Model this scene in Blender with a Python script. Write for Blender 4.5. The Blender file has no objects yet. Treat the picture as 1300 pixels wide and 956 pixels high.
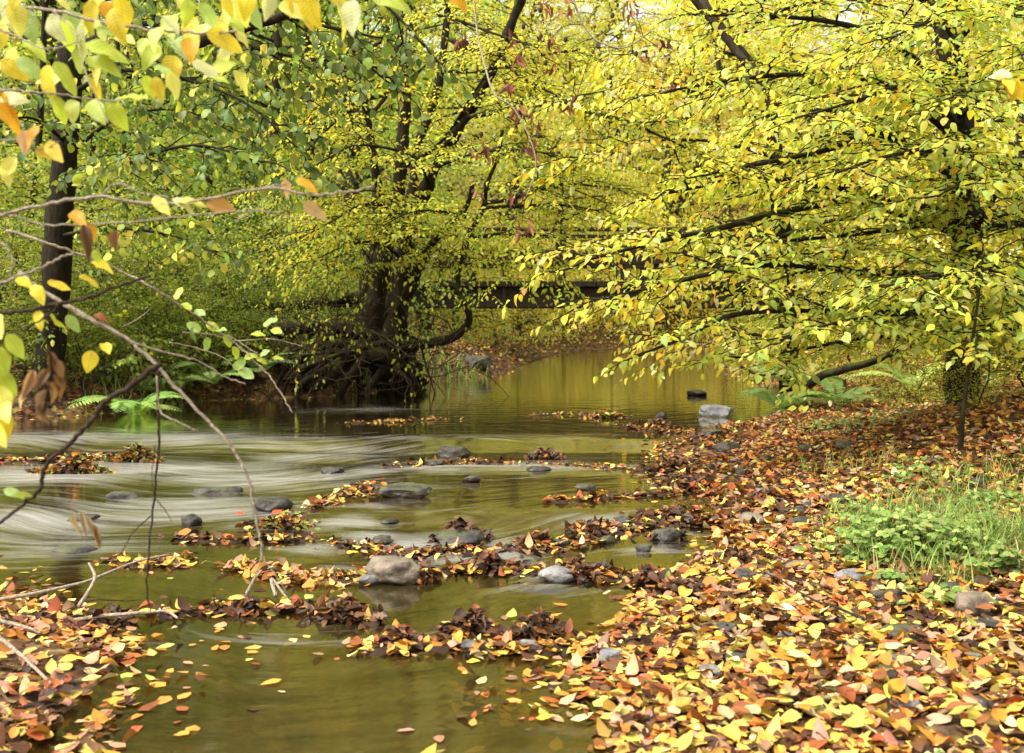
import bpy, bmesh, math, random
import numpy as np
from mathutils import Vector, noise as mnoise

SC = bpy.context.scene
COL = SC.collection
PI = math.pi
rad = math.radians

# ------------------------------------------------------------------ camera model
CAM_H, FPX, CX, CY, HOR = 0.88, 1300.0, 650.0, 478.0, 400.0
TH = math.atan((CY - HOR) / FPX)
FWD = np.array([0, math.cos(TH), -math.sin(TH)])
UPV = np.array([0, math.sin(TH), math.cos(TH)])
RGT = np.array([1.0, 0, 0])
CAMP = np.array([0, 0, CAM_H])


def ray(px, py):
    return FWD + (px - CX) / FPX * RGT + (CY - py) / FPX * UPV


def P(px, py, d):
    r = ray(px, py)
    return CAMP + r * (d / r[1])


def G(px, py, z=0.0):
    r = ray(px, py)
    return CAMP + r * ((z - CAM_H) / r[2])


# ------------------------------------------------------------------ object helpers
def tag(o, label=None, cat=None, group=None, kind=None):
    if label: o['label'] = label
    if cat: o['category'] = cat
    if group: o['group'] = group
    if kind: o['kind'] = kind
    return o


def empty(name, loc=(0, 0, 0), label=None, cat=None, group=None):
    o = bpy.data.objects.new(name, None)
    o.empty_display_size = 0.1
    o.location = loc
    COL.objects.link(o)
    return tag(o, label, cat, group)


def link(name, me, mat, parent=None):
    """Link a mesh given in world coordinates; under a parent at a plain location."""
    o = bpy.data.objects.new(name, me)
    COL.objects.link(o)
    if mat is not None and not me.materials:
        me.materials.append(mat)
    if parent is not None:
        o.parent = parent
        off = parent.location
        if off.length > 0:
            n = len(me.vertices)
            co = np.empty(n * 3, np.float32)
            me.vertices.foreach_get('co', co)
            co = co.reshape(-1, 3) - np.array(off, np.float32)
            me.vertices.foreach_set('co', co.ravel())
            me.update()
    return o


def rebase(o, loc):
    """Move the origin of an unparented mesh object to loc, keeping it in place."""
    me = o.data
    n = len(me.vertices)
    co = np.empty(n * 3, np.float32)
    me.vertices.foreach_get('co', co)
    co = co.reshape(-1, 3) - np.array(loc, np.float32)
    me.vertices.foreach_set('co', co.ravel())
    me.update()
    o.location = loc
    return o


def copy_tree(o, parent=None):
    c = o.copy()
    COL.objects.link(c)
    c.parent = parent
    for ch in o.children:
        copy_tree(ch, c)
    return c


def mesh_np(name, V, faces, smooth=True):
    """faces: list of integer arrays (n,k)"""
    me = bpy.data.meshes.new(name)
    V = np.asarray(V, np.float32)
    me.vertices.add(len(V))
    me.vertices.foreach_set('co', V.ravel())
    nl = sum(f.size for f in faces)
    npoly = sum(len(f) for f in faces)
    me.loops.add(nl)
    me.polygons.add(npoly)
    me.loops.foreach_set('vertex_index', np.concatenate([f.ravel() for f in faces]).astype(np.int32))
    tot = np.concatenate([np.full(len(f), f.shape[1], np.int32) for f in faces])
    st = np.concatenate([[0], np.cumsum(tot)[:-1]]).astype(np.int32)
    me.polygons.foreach_set('loop_start', st)
    me.polygons.foreach_set('loop_total', tot)
    me.polygons.foreach_set('use_smooth', np.full(npoly, smooth, bool))
    me.update(calc_edges=True)
    return me


def norm(a):
    return a / np.maximum(np.linalg.norm(a, axis=-1, keepdims=True), 1e-9)


def cr(pts, n=24):
    """Catmull-Rom through pts, n samples"""
    p = np.asarray(pts, float)
    if len(p) == 2:
        t = np.linspace(0, 1, n)[:, None]
        return p[0] * (1 - t) + p[1] * t
    q = np.vstack([2 * p[0] - p[1], p, 2 * p[-1] - p[-2]])
    u = np.linspace(0, len(p) - 1 - 1e-6, n)
    i = u.astype(int)
    t = (u - i)[:, None]
    a, b, c, d = q[i], q[i + 1], q[i + 2], q[i + 3]
    return 0.5 * ((2 * b) + (c - a) * t + (2 * a - 5 * b + 4 * c - d) * t ** 2 + (3 * b - a - 3 * c + d) * t ** 3)


class Wood:
    def __init__(s):
        s.V, s.F, s.n = [], [], 0

    def tube(s, pts, r, sides=5, rough=0.0, seed=0, cap=True):
        p = np.asarray(pts, float)
        n = len(p)
        r = np.asarray(r, float) * np.ones(n)
        t = norm(np.gradient(p, axis=0))
        ref = np.array([0.31, 0.2, 0.93]) if abs(t[0][2]) < 0.8 else np.array([1.0, 0.1, 0])
        u = np.empty((n, 3))
        u[0] = np.cross(t[0], ref)
        for i in range(1, n):
            v = u[i - 1] - t[i] * np.dot(u[i - 1], t[i])
            u[i] = v
        u = norm(u)
        for i in range(1, n):
            v = u[i - 1] - t[i] * np.dot(u[i - 1], t[i])
            u[i] = v / max(np.linalg.norm(v), 1e-9)
        w = np.cross(t, u)
        a = np.linspace(0, 2 * PI, sides, endpoint=False)
        ring = np.cos(a)[None, :, None] * u[:, None, :] + np.sin(a)[None, :, None] * w[:, None, :]
        rr = np.repeat(r[:, None], sides, 1)
        if rough > 0:
            g = np.random.default_rng(seed)
            S = np.concatenate([[0], np.cumsum(np.linalg.norm(np.diff(p, axis=0), axis=1))])
            for k in range(7):
                fa = g.integers(1, 6)
                fs = g.uniform(2, 14) / max(S[-1], 0.3) ** 0.5
                rr = rr * (1 + rough * 0.45 * np.sin(fa * a[None, :] + fs * S[:, None] * 3 + g.uniform(0, 6.28)))
        V = p[:, None, :] + ring * rr[..., None]
        V = V.reshape(-1, 3)
        i = np.arange(n - 1)[:, None] * sides
        j = np.arange(sides)[None, :]
        k = (j + 1) % sides
        F = np.stack([i + j, i + k, i + sides + k, i + sides + j], -1).reshape(-1, 4) + s.n
        s.V.append(V); s.F.append(F)
        s.n += len(V)
        if cap:
            c = np.array([p[0], p[-1]])
            s.V.append(c)
            b0 = s.n
            base0 = b0 - len(V)
            jj = np.arange(sides)
            e0 = np.stack([np.full(sides, b0), base0 + (jj + 1) % sides, base0 + jj, np.full(sides, b0)], -1)
            l0 = base0 + (n - 1) * sides
            s.caps = getattr(s, 'caps', [])
            s.caps.append(np.stack([np.full(sides, b0), base0 + (jj + 1) % sides, base0 + jj], -1))
            s.caps.append(np.stack([np.full(sides, b0 + 1), l0 + jj, l0 + (jj + 1) % sides], -1))
            s.n += 2

    def build(s, name, mat, parent=None):
        fs = [np.concatenate(s.F)]
        if getattr(s, 'caps', None):
            fs.append(np.concatenate(s.caps))
        return link(name, mesh_np(name, np.concatenate(s.V), fs), mat, parent)


# leaf templates: (t along, s across) + faces
def _tmpl(lod, shape):
    if shape == 'hornbeam':
        wf = lambda t: (math.sin(PI * min(1, t) ** 0.8) ** 0.8) * (1 - 0.25 * t)
    elif shape == 'oak':
        wf = lambda t: math.sin(PI * t ** 1.15) ** .6 * (.74 + .3 * math.sin(21 * t + 1))
    elif shape == 'round':
        wf = lambda t: math.sin(PI * t ** 0.9) ** 0.55
    else:
        wf = lambda t: math.sin(PI * t) ** 0.9
    ts = {0: [0, .1, .28, .48, .68, .86, 1], 1: [0, .3, .7, 1], 2: [0, .45, 1], 3: [0, .03] + [.06 + .88 * i / 24 for i in range(25)] + [.97, 1]}[lod]
    mid = [(t, 0.0) for t in ts]
    if lod == 3:
        w0 = wf
        wf = lambda t: w0(t) * (1.05 if int(round((t - .06) / (.88 / 24))) % 2 else .94)
    n = len(ts)
    Lf = [(t, wf(t)) for t in ts[1:-1]]
    Rt = [(t, -wf(t)) for t in ts[1:-1]]
    v = np.array(mid + Lf + Rt)
    q, tr = [], []
    m = n - 2
    for side, o in ((0, n), (1, n + m)):
        f = lambda *a: a if side == 0 else a[::-1]
        tr.append(f(0, 1, o))
        tr.append(f(n - 2, n - 1, o + m - 1))
        for k in range(m - 1):
            q.append(f(1 + k, 2 + k, o + k + 1, o + k))
    return v, np.array(q, int).reshape(-1, 4), np.array(tr, int).reshape(-1, 3)


TM = {}


class Leaves:
    def __init__(s, lod=1, shape='hornbeam'):
        s.lod, s.shape = lod, shape
        s.A = []

    def add(s, base, axis, nrm, length, ratio, tint, cup=0.15, curl=0.2, tip=None):
        base = np.atleast_2d(base)
        n = len(base)
        one = np.ones(n)
        s.A.append((base, norm(np.atleast_2d(axis) * np.ones((n, 1))), np.atleast_2d(nrm) * np.ones((n, 1)), one * length,
                    one * ratio, np.atleast_2d(tint) * np.ones((n, 1)), one * cup, one * curl))

    def count(s):
        return sum(len(a[0]) for a in s.A)

    def build(s, name, mat, parent=None):
        key = (s.lod, s.shape)
        if key not in TM: TM[key] = _tmpl(*key)
        T, Q, TR = TM[key]
        base, ax, nr, L, R, C, cup, curl = [np.concatenate([a[i] for a in s.A]) for i in range(8)]
        b = norm(np.cross(nr, ax))
        nr = np.cross(ax, b)
        n = len(base)
        t, sd = T[:, 0], T[:, 1]
        X = L[:, None] * t[None]
        Y = (L * R)[:, None] * 0.5 * sd[None]
        Z = cup[:, None] * np.abs(Y) * 1.5 - curl[:, None] * L[:, None] * (t ** 2)[None]
        X = X * (1 - 0.25 * np.abs(curl)[:, None] * t[None])
        if s.lod in (0, 3):
            ph = (base[:, 0] * 91 + base[:, 2] * 57)[:, None]
            Z = Z + 0.05 * L[:, None] * np.abs(sd)[None] * np.sin(9 * t[None] + ph + 2 * sd[None])
        V = base[:, None] + X[..., None] * ax[:, None] + Y[..., None] * b[:, None] + Z[..., None] * nr[:, None]
        k = len(T)
        off = (np.arange(n) * k)[:, None, None]
        fs = []
        if len(Q): fs.append((Q[None] + off).reshape(-1, 4))
        fs.append((TR[None] + off).reshape(-1, 3))
        me = mesh_np(name, V.reshape(-1, 3), fs)
        ca = me.attributes.new('tint', 'FLOAT_COLOR', 'POINT')
        cc = np.ones((n, k, 4), np.float32)
        cc[..., :3] = C[:, None, :]
        ca.data.foreach_set('color', cc.ravel())
        ua = me.attributes.new('leafuv', 'FLOAT_VECTOR', 'POINT')
        uu = np.zeros((n, k, 3), np.float32)
        uu[..., 0] = t[None]
        uu[..., 1] = (sd / max(1e-6, np.abs(sd).max()))[None]
        uu[..., 2] = ((base[:, 0] * 7.3 + base[:, 1] * 3.1 + base[:, 2] * 5.7) % 1.0)[:, None]
        ua.data.foreach_set('vector', uu.ravel())
        return link(name, me, mat, parent)


# ------------------------------------------------------------------ materials
def newmat(name):
    m = bpy.data.materials.new(name)
    m.use_nodes = True
    nt = m.node_tree
    nt.nodes.clear()
    out = nt.nodes.new('ShaderNodeOutputMaterial')
    return m, nt, nt.nodes, nt.links, out


def N(nt, typ, **kw):
    n = nt.nodes.new(typ)
    for k, v in kw.items():
        if k in n.inputs.keys():
            n.inputs[k].default_value = v
        else:
            setattr(n, k, v)
    return n


def ramp(nt, stops, interp='LINEAR'):
    r = nt.nodes.new('ShaderNodeValToRGB')
    r.color_ramp.interpolation = interp
    e = r.color_ramp.elements
    while len(e) > 1: e.remove(e[0])
    e[0].position, e[0].color = stops[0][0], (*stops[0][1], 1)
    for p, c in stops[1:]:
        x = e.new(p)
        x.color = (*c, 1)
    return r


def mathn(nt, op, a, b=None, c=None, clamp=False):
    m = nt.nodes.new('ShaderNodeMath')
    m.operation = op
    m.use_clamp = clamp
    for i, v in enumerate((a, b, c)):
        if v is None: continue
        if isinstance(v, (int, float)): m.inputs[i].default_value = v
        else: nt.links.new(v, m.inputs[i])
    return m.outputs[0]


def mixc(nt, fac, a, b, mode='MIX'):
    m = nt.nodes.new('ShaderNodeMix')
    m.data_type = 'RGBA'
    m.blend_type = mode
    for idx, v in ((0, fac), (6, a), (7, b)):
        if isinstance(v, (int, float)): m.inputs[idx].default_value = v
        elif isinstance(v, tuple): m.inputs[idx].default_value = (*v, 1)
        else: nt.links.new(v, m.inputs[idx])
    return m.outputs[2]


def leaf_material(name, trans=0.45, rough=0.5, spec=0.35, vein=0.25, blot=0.35, wet=0.0):
    m, nt, nd, lk, out = newmat(name)
    at = N(nt, 'ShaderNodeAttribute', attribute_name='tint')
    uv = N(nt, 'ShaderNodeAttribute', attribute_name='leafuv')
    oi = N(nt, 'ShaderNodeObjectInfo')
    col = mixc(nt, 1.0, at.outputs['Color'], oi.outputs['Color'], 'MULTIPLY')
    sep = N(nt, 'ShaderNodeSeparateXYZ')
    lk.new(uv.outputs['Vector'], sep.inputs[0])
    av = mathn(nt, 'ABSOLUTE', sep.outputs[1])
    # side veins run forward from the midrib
    w = mathn(nt, 'SINE', mathn(nt, 'MULTIPLY', mathn(nt, 'SUBTRACT', sep.outputs[0], mathn(nt, 'MULTIPLY', av, 0.22)), 62.0))
    vv = mathn(nt, 'MULTIPLY', mathn(nt, 'POWER', mathn(nt, 'MULTIPLY_ADD', w, 0.5, 0.5), 4.0), vein)
    rib = mathn(nt, 'MULTIPLY', mathn(nt, 'LESS_THAN', av, 0.06), vein)
    vs = mathn(nt, 'MAXIMUM', vv, rib)
    dark = mixc(nt, 1.0, col, (0.75, 0.8, 0.55), 'MULTIPLY')
    col2 = mixc(nt, vs, col, dark)
    # blotches and browned margins
    tc = N(nt, 'ShaderNodeTexCoord')
    nz = N(nt, 'ShaderNodeTexNoise', Scale=38.0, Detail=3.0)
    lk.new(tc.outputs['Object'], nz.inputs['Vector'])
    bl = N(nt, 'ShaderNodeMapRange')
    lk.new(mathn(nt, 'ADD', nz.outputs['Fac'], mathn(nt, 'MULTIPLY', mathn(nt, 'POWER', av, 3.0), 0.12)), bl.inputs[0])
    bl.inputs[1].default_value, bl.inputs[2].default_value = 0.52, 0.76
    bl.inputs[4].default_value = blot
    brown = mixc(nt, 1.0, col2, (0.62, 0.36, 0.22), 'MULTIPLY')
    col3 = mixc(nt, bl.outputs[0], col2, brown)
    bs = N(nt, 'ShaderNodeBsdfPrincipled', Roughness=rough)
    bs.inputs['Specular IOR Level'].default_value = spec
    lk.new(col3, bs.inputs['Base Color'])
    bp = N(nt, 'ShaderNodeBump', Strength=0.25, Distance=0.004)
    lk.new(vs, bp.inputs['Height'])
    lk.new(bp.outputs[0], bs.inputs['Normal'])
    tr = N(nt, 'ShaderNodeBsdfTranslucent')
    tcol = mixc(nt, 1.0, col3, (1.12, 1.1, 0.75), 'MULTIPLY')
    lk.new(tcol, tr.inputs['Color'])
    mx = N(nt, 'ShaderNodeMixShader')
    mx.inputs[0].default_value = trans
    lk.new(bs.outputs[0], mx.inputs[1])
    lk.new(tr.outputs[0], mx.inputs[2])
    lk.new(mx.outputs[0], out.inputs[0])
    return m


def bark_material(name, dark, light, moss=0.3, scale=9.0, mosscol=(0.07, 0.085, 0.012), stretch=0.25):
    m, nt, nd, lk, out = newmat(name)
    tc = N(nt, 'ShaderNodeTexCoord')
    mp = N(nt, 'ShaderNodeMapping')
    mp.inputs['Scale'].default_value = (1, 1, stretch)
    lk.new(tc.outputs['Object'], mp.inputs[0])
    nz = N(nt, 'ShaderNodeTexNoise', Scale=scale * 4, Detail=6.0, Roughness=0.65)
    lk.new(mp.outputs[0], nz.inputs['Vector'])
    r = ramp(nt, [(0.3, dark), (0.7, light)])
    lk.new(nz.outputs['Fac'], r.inputs[0])
    n2 = N(nt, 'ShaderNodeTexNoise', Scale=scale, Detail=4.0)
    lk.new(tc.outputs['Object'], n2.inputs['Vector'])
    ge = N(nt, 'ShaderNodeNewGeometry')
    sp = N(nt, 'ShaderNodeSeparateXYZ')
    lk.new(ge.outputs['Normal'], sp.inputs[0])
    f = mathn(nt, 'ADD', n2.outputs['Fac'], mathn(nt, 'MULTIPLY', sp.outputs[2], 0.22))
    mr = N(nt, 'ShaderNodeMapRange')
    lk.new(f, mr.inputs[0])
    mr.inputs[1].default_value, mr.inputs[2].default_value = 0.78 - moss * 0.6, 0.95 - moss * 0.6
    c = mixc(nt, mr.outputs[0], r.outputs[0], mosscol)
    bs = N(nt, 'ShaderNodeBsdfPrincipled', Roughness=0.85)
    bs.inputs['Specular IOR Level'].default_value = 0.1
    lk.new(c, bs.inputs['Base Color'])
    bp = N(nt, 'ShaderNodeBump', Strength=0.9, Distance=0.02)
    lk.new(nz.outputs['Fac'], bp.inputs['Height'])
    lk.new(bp.outputs[0], bs.inputs['Normal'])
    lk.new(bs.outputs[0], out.inputs[0])
    return m


def rock_material(name, a, b, moss=0.0, wet=0.5):
    m, nt, nd, lk, out = newmat(name)
    tc = N(nt, 'ShaderNodeTexCoord')
    n1 = N(nt, 'ShaderNodeTexNoise', Scale=9.0, Detail=8.0, Roughness=0.7)
    n2 = N(nt, 'ShaderNodeTexNoise', Scale=60.0, Detail=4.0)
    ge = N(nt, 'ShaderNodeNewGeometry')
    lk.new(ge.outputs['Position'], n1.inputs['Vector'])
    lk.new(ge.outputs['Position'], n2.inputs['Vector'])
    r = ramp(nt, [(0.38, a), (0.62, b)])
    lk.new(n1.outputs['Fac'], r.inputs[0])
    c = mixc(nt, 0.35, r.outputs[0], n2.outputs['Color'], 'SOFT_LIGHT')
    sp = N(nt, 'ShaderNodeSeparateXYZ')
    lk.new(ge.outputs['Position'], sp.inputs[0])
    sn = N(nt, 'ShaderNodeSeparateXYZ')
    lk.new(ge.outputs['Normal'], sn.inputs[0])
    if moss > 0:
        mr = N(nt, 'ShaderNodeMapRange')
        lk.new(mathn(nt, 'ADD', n1.outputs['Fac'], mathn(nt, 'MULTIPLY', sn.outputs[2], 0.15)), mr.inputs[0])
        mr.inputs[1].default_value, mr.inputs[2].default_value = 0.75 - moss * 0.4, 0.9 - moss * 0.4
        c = mixc(nt, mr.outputs[0], c, (0.06, 0.075, 0.015))
    # wet band just above the water line
    oi = N(nt, 'ShaderNodeObjectInfo')
    so = N(nt, 'ShaderNodeSeparateXYZ')
    lk.new(oi.outputs['Location'], so.inputs[0])
    hgt = mathn(nt, 'SUBTRACT', sp.outputs[2], so.outputs[2])
    wr = N(nt, 'ShaderNodeMapRange')
    lk.new(mathn(nt, 'ADD', hgt, mathn(nt, 'MULTIPLY', n1.outputs['Fac'], 0.02)), wr.inputs[0])
    wr.inputs[1].default_value, wr.inputs[2].default_value = 0.015, 0.035
    wr.inputs[3].default_value, wr.inputs[4].default_value = wet, 0.0
    c = mixc(nt, wr.outputs[0], c, mixc(nt, 1.0, c, (0.25, 0.22, 0.17), 'MULTIPLY'))
    bs = N(nt, 'ShaderNodeBsdfPrincipled')
    lk.new(c, bs.inputs['Base Color'])
    lk.new(mathn(nt, 'MULTIPLY_ADD', wr.outputs[0], -0.5, 0.72), bs.inputs['Roughness'])
    bp = N(nt, 'ShaderNodeBump', Strength=0.9, Distance=0.015)
    lk.new(mathn(nt, 'ADD', n1.outputs['Fac'], mathn(nt, 'MULTIPLY', n2.outputs['Fac'], 0.4)), bp.inputs['Height'])
    lk.new(bp.outputs[0], bs.inputs['Normal'])
    lk.new(bs.outputs[0], out.inputs[0])
    return m


def ground_material():
    m, nt, nd, lk, out = newmat('ground_litter')
    ge = N(nt, 'ShaderNodeNewGeometry')
    vo = N(nt, 'ShaderNodeTexVoronoi', Scale=17.0)
    vo.inputs['Randomness'].default_value = 1.0
    nz0 = N(nt, 'ShaderNodeTexNoise', Scale=14.0, Detail=3.0)
    lk.new(ge.outputs['Position'], nz0.inputs['Vector'])
    vm = N(nt, 'ShaderNodeVectorMath', operation='MULTIPLY_ADD')
    lk.new(nz0.outputs['Color'], vm.inputs[0])
    vm.inputs[1].default_value = (0.09, 0.09, 0.09)
    lk.new(ge.outputs['Position'], vm.inputs[2])
    lk.new(vm.outputs[0], vo.inputs['Vector'])
    sc = N(nt, 'ShaderNodeSeparateColor')
    lk.new(vo.outputs['Color'], sc.inputs[0])
    r = ramp(nt, [(0.0, (0.035, 0.017, 0.008)), (0.25, (0.09, 0.038, 0.014)), (0.42, (0.2, 0.07, 0.018)), (0.6, (0.3, 0.14, 0.025)),
                  (0.78, (0.34, 0.23, 0.05)), (0.9, (0.28, 0.17, 0.08)), (1.0, (0.07, 0.04, 0.02))])
    lk.new(sc.outputs[0], r.inputs[0])
    dk = mixc(nt, mathn(nt, 'MULTIPLY', vo.outputs['Distance'], 1.2, clamp=True), r.outputs[0], (0.02, 0.011, 0.006))
    at = N(nt, 'ShaderNodeAttribute', attribute_name='wet')
    bedn = N(nt, 'ShaderNodeTexNoise', Scale=7.0, Detail=5.0)
    lk.new(ge.outputs['Position'], bedn.inputs['Vector'])
    bed = ramp(nt, [(0.35, (0.05, 0.036, 0.014)), (0.55, (0.17, 0.125, 0.05)), (0.75, (0.27, 0.2, 0.085))])
    lk.new(bedn.outputs['Fac'], bed.inputs[0])
    bedc = mixc(nt, 0.5, bed.outputs[0], dk)
    c = mixc(nt, at.outputs['Fac'], dk, bedc)
    bs = N(nt, 'ShaderNodeBsdfPrincipled', Roughness=0.8)
    bs.inputs['Specular IOR Level'].default_value = 0.25
    lk.new(c, bs.inputs['Base Color'])
    bp = N(nt, 'ShaderNodeBump', Strength=0.8, Distance=0.02)
    lk.new(mathn(nt, 'ADD', mathn(nt, 'MULTIPLY', vo.outputs['Distance'], -1.0), sc.outputs[1]), bp.inputs['Height'])
    lk.new(bp.outputs[0], bs.inputs['Normal'])
    lk.new(bs.outputs[0], out.inputs[0])
    return m


def water_material():
    m, nt, nd, lk, out = newmat('stream_water')
    ge = N(nt, 'ShaderNodeNewGeometry')
    fa = N(nt, 'ShaderNodeAttribute', attribute_name='foam')
    fl = N(nt, 'ShaderNodeAttribute', attribute_name='flow')
    # ripples, drawn out along the current
    n1 = N(nt, 'ShaderNodeTexNoise', Scale=1.0, Detail=3.0, Roughness=0.5)
    mp1 = N(nt, 'ShaderNodeMapping'); mp1.inputs['Scale'].default_value = (3.0, 9.0, 1.0)
    lk.new(fl.outputs['Vector'], mp1.inputs[0]); lk.new(mp1.outputs[0], n1.inputs['Vector'])
    n2 = N(nt, 'ShaderNodeTexNoise', Scale=1.0, Detail=5.0, Roughness=0.6)
    mp2 = N(nt, 'ShaderNodeMapping'); mp2.inputs['Scale'].default_value = (1.6, 15.0, 1.0)
    lk.new(fl.outputs['Vector'], mp2.inputs[0]); lk.new(mp2.outputs[0], n2.inputs['Vector'])
    n3 = N(nt, 'ShaderNodeTexNoise', Scale=1.0, Detail=6.0, Roughness=0.65)
    mp3 = N(nt, 'ShaderNodeMapping'); mp3.inputs['Scale'].default_value = (5.0, 34.0, 1.0)
    lk.new(fl.outputs['Vector'], mp3.inputs[0]); lk.new(mp3.outputs[0], n3.inputs['Vector'])
    bp = N(nt, 'ShaderNodeBump', Strength=0.22, Distance=0.012)
    lk.new(mathn(nt, 'ADD', n1.outputs['Fac'], mathn(nt, 'MULTIPLY', mathn(nt, 'MULTIPLY', n2.outputs['Fac'], fa.outputs['Fac']), 4.0)), bp.inputs['Height'])
    # body: clear olive water over the bed, with a little murk
    tp = N(nt, 'ShaderNodeBsdfTransparent'); tp.inputs[0].default_value = (0.60, 0.49, 0.24, 1)
    df = N(nt, 'ShaderNodeBsdfDiffuse'); lk.new(mixc(nt, mathn(nt, 'MULTIPLY_ADD', mathn(nt, 'ADD', n1.outputs['Fac'], n2.outputs['Fac']), 2.2, -1.7, clamp=True), (0.034, 0.025, 0.008), (0.10, 0.074, 0.022)), df.inputs[0])
    dp = N(nt, 'ShaderNodeAttribute', attribute_name='murk')
    body = N(nt, 'ShaderNodeMixShader')
    lk.new(dp.outputs['Fac'], body.inputs[0])
    lk.new(tp.outputs[0], body.inputs[1]); lk.new(df.outputs[0], body.inputs[2])
    gl = N(nt, 'ShaderNodeBsdfGlossy', Roughness=0.08)
    gl.inputs[0].default_value = (1.0, 0.97, 0.85, 1)
    lk.new(bp.outputs[0], gl.inputs['Normal'])
    fr = N(nt, 'ShaderNodeFresnel', IOR=1.33)
    lk.new(bp.outputs[0], fr.inputs['Normal'])
    sm = N(nt, 'ShaderNodeMixShader')
    lk.new(mathn(nt, 'MULTIPLY_ADD', fr.outputs[0], 1.6, 0.03, clamp=True), sm.inputs[0])
    lk.new(body.outputs[0], sm.inputs[1]); lk.new(gl.outputs[0], sm.inputs[2])
    # silky white water over the riffles
    fo = N(nt, 'ShaderNodeBsdfPrincipled', Roughness=0.45)
    fo.inputs['Base Color'].default_value = (0.52, 0.51, 0.45, 1)
    lk.new(bp.outputs[0], fo.inputs['Normal'])
    st = mathn(nt, 'ADD', mathn(nt, 'MULTIPLY', n2.outputs['Fac'], 1.15), mathn(nt, 'MULTIPLY', n3.outputs['Fac'], 0.6))
    fm = N(nt, 'ShaderNodeMapRange')
    lk.new(mathn(nt, 'ADD', mathn(nt, 'MULTIPLY', fa.outputs['Fac'], 0.62), mathn(nt, 'SUBTRACT', st, 0.87)), fm.inputs[0])
    fm.inputs[1].default_value, fm.inputs[2].default_value = 0.08, 1.15
    fm.inputs[4].default_value = 0.72
    fin = N(nt, 'ShaderNodeMixShader')
    lk.new(mathn(nt, 'MULTIPLY', fm.outputs[0], mathn(nt, 'GREATER_THAN', fa.outputs['Fac'], 0.005)), fin.inputs[0])
    lk.new(sm.outputs[0], fin.inputs[1]); lk.new(fo.outputs[0], fin.inputs[2])
    lk.new(fin.outputs[0], out.inputs[0])
    return m


M = {}
M['leaf'] = leaf_material('autumn_leaf', 0.58, 0.5, 0.25, 0.3, 0.35)
M['leaf_near'] = leaf_material('near_leaf', 0.5, 0.42, 0.4, 0.75, 0.35)
M['leaf_far'] = leaf_material('distant_leaf', 0.6, 0.6, 0.12, 0.0, 0.08)
M['leaf_gloss'] = leaf_material('glossy_alder_leaf', 0.45, 0.42, 0.3, 0.3, 0.15)
M['litter'] = leaf_material('fallen_leaf', 0.12, 0.55, 0.2, 0.3, 0.55)
M['wetleaf'] = leaf_material('wet_leaf', 0.08, 0.45, 0.25, 0.3, 0.6)
M['blade'] = leaf_material('grass_blade', 0.4, 0.5, 0.3, 0.0, 0.15)
M['bark'] = bark_material('dark_bark', (0.008, 0.006, 0.003), (0.038, 0.028, 0.014), 0.25)
M['bark_moss'] = bark_material('mossy_bark', (0.009, 0.007, 0.004), (0.038, 0.029, 0.015), 0.45, mosscol=(0.045, 0.05, 0.01))
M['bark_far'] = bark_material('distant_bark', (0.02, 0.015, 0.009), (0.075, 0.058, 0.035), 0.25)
M['twig'] = bark_material('grey_twig', (0.26, 0.2, 0.13), (0.6, 0.5, 0.36), 0.0, 30, stretch=1)
M['twig_dark'] = bark_material('brown_twig', (0.03, 0.02, 0.013), (0.11, 0.075, 0.045), 0.0, 30, stretch=1)
M['bridge'] = bark_material('weathered_bridge_timber', (0.009, 0.006, 0.004), (0.05, 0.036, 0.022), 0.25, 5, stretch=3)
M['rock_grey'] = rock_material('grey_stone', (0.085, 0.08, 0.07), (0.29, 0.275, 0.25), 0.12, 0.85)
M['rock_pale'] = rock_material('pale_stone', (0.14, 0.135, 0.13), (0.38, 0.37, 0.355), 0.05, 0.85)
M['rock_brown'] = rock_material('brown_stone', (0.07, 0.052, 0.032), (0.27, 0.21, 0.14), 0.25, 0.85)
M['rock_dark'] = rock_material('dark_wet_stone', (0.012, 0.01, 0.007), (0.085, 0.068, 0.044), 0.35, 0.9)
M['ground'] = ground_material()
M['water'] = water_material()

# ------------------------------------------------------------------ terrain
CH = np.array([(0.24, -6), (0.24, 1.0), (.26, 2.45), (.33, 2.86), (.49, 3.18), (.68, 3.58), (.8, 3.94), (.86, 4.3), (.8, 4.77), (.78, 5.7), (.98, 6.5),
               (1.8, 7.7), (2.4, 8.7), (2.65, 9.8), (3.0, 12.7), (3.3, 16.3), (4.6, 19.5), (8, 22), (16, 23), (30, 23), (30, 27), (16, 27), (7, 26), (3, 24.6), (1.3, 22.5),
               (.8, 20.5), (.4, 17.6), (-.3, 13.7), (-1.1, 12.2), (-1.35, 10.8), (-2.0, 10.2), (-3.1, 9.6), (-3.2, 8.5), (-3.9, 8.0), (-8, 7.7), (-30, 7.4),
               (-30, 3.2), (-8, 3.6), (-3.2, 3.65), (-1.9, 3.38), (-1.3, 2.98), (-1.02, 2.66), (-.93, 2.42), (-.9, 1.0), (-.9, -6)])


def sd_channel(x, y):
    """signed distance to the channel edge, negative inside the stream"""
    x = np.asarray(x, float); y = np.asarray(y, float)
    a = CH; b = np.roll(CH, -1, 0)
    best = np.full(x.shape, 1e9)
    ins = np.zeros(x.shape, bool)
    for (ax, ay), (bx, by) in zip(a, b):
        dx, dy = bx - ax, by - ay
        L2 = dx * dx + dy * dy
        t = np.clip(((x - ax) * dx + (y - ay) * dy) / L2, 0, 1)
        d = np.hypot(x - ax - t * dx, y - ay - t * dy)
        best = np.minimum(best, d)
        if ay != by:
            c = ((ay > y) != (by > y)) & (x < (bx - ax) * (y - ay) / (by - ay) + ax)
            ins ^= c
    return np.where(ins, -best, best)


def sstep(a, b, x):
    t = np.clip((x - a) / (b - a), 0, 1)
    return t * t * (3 - 2 * t)


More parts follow.
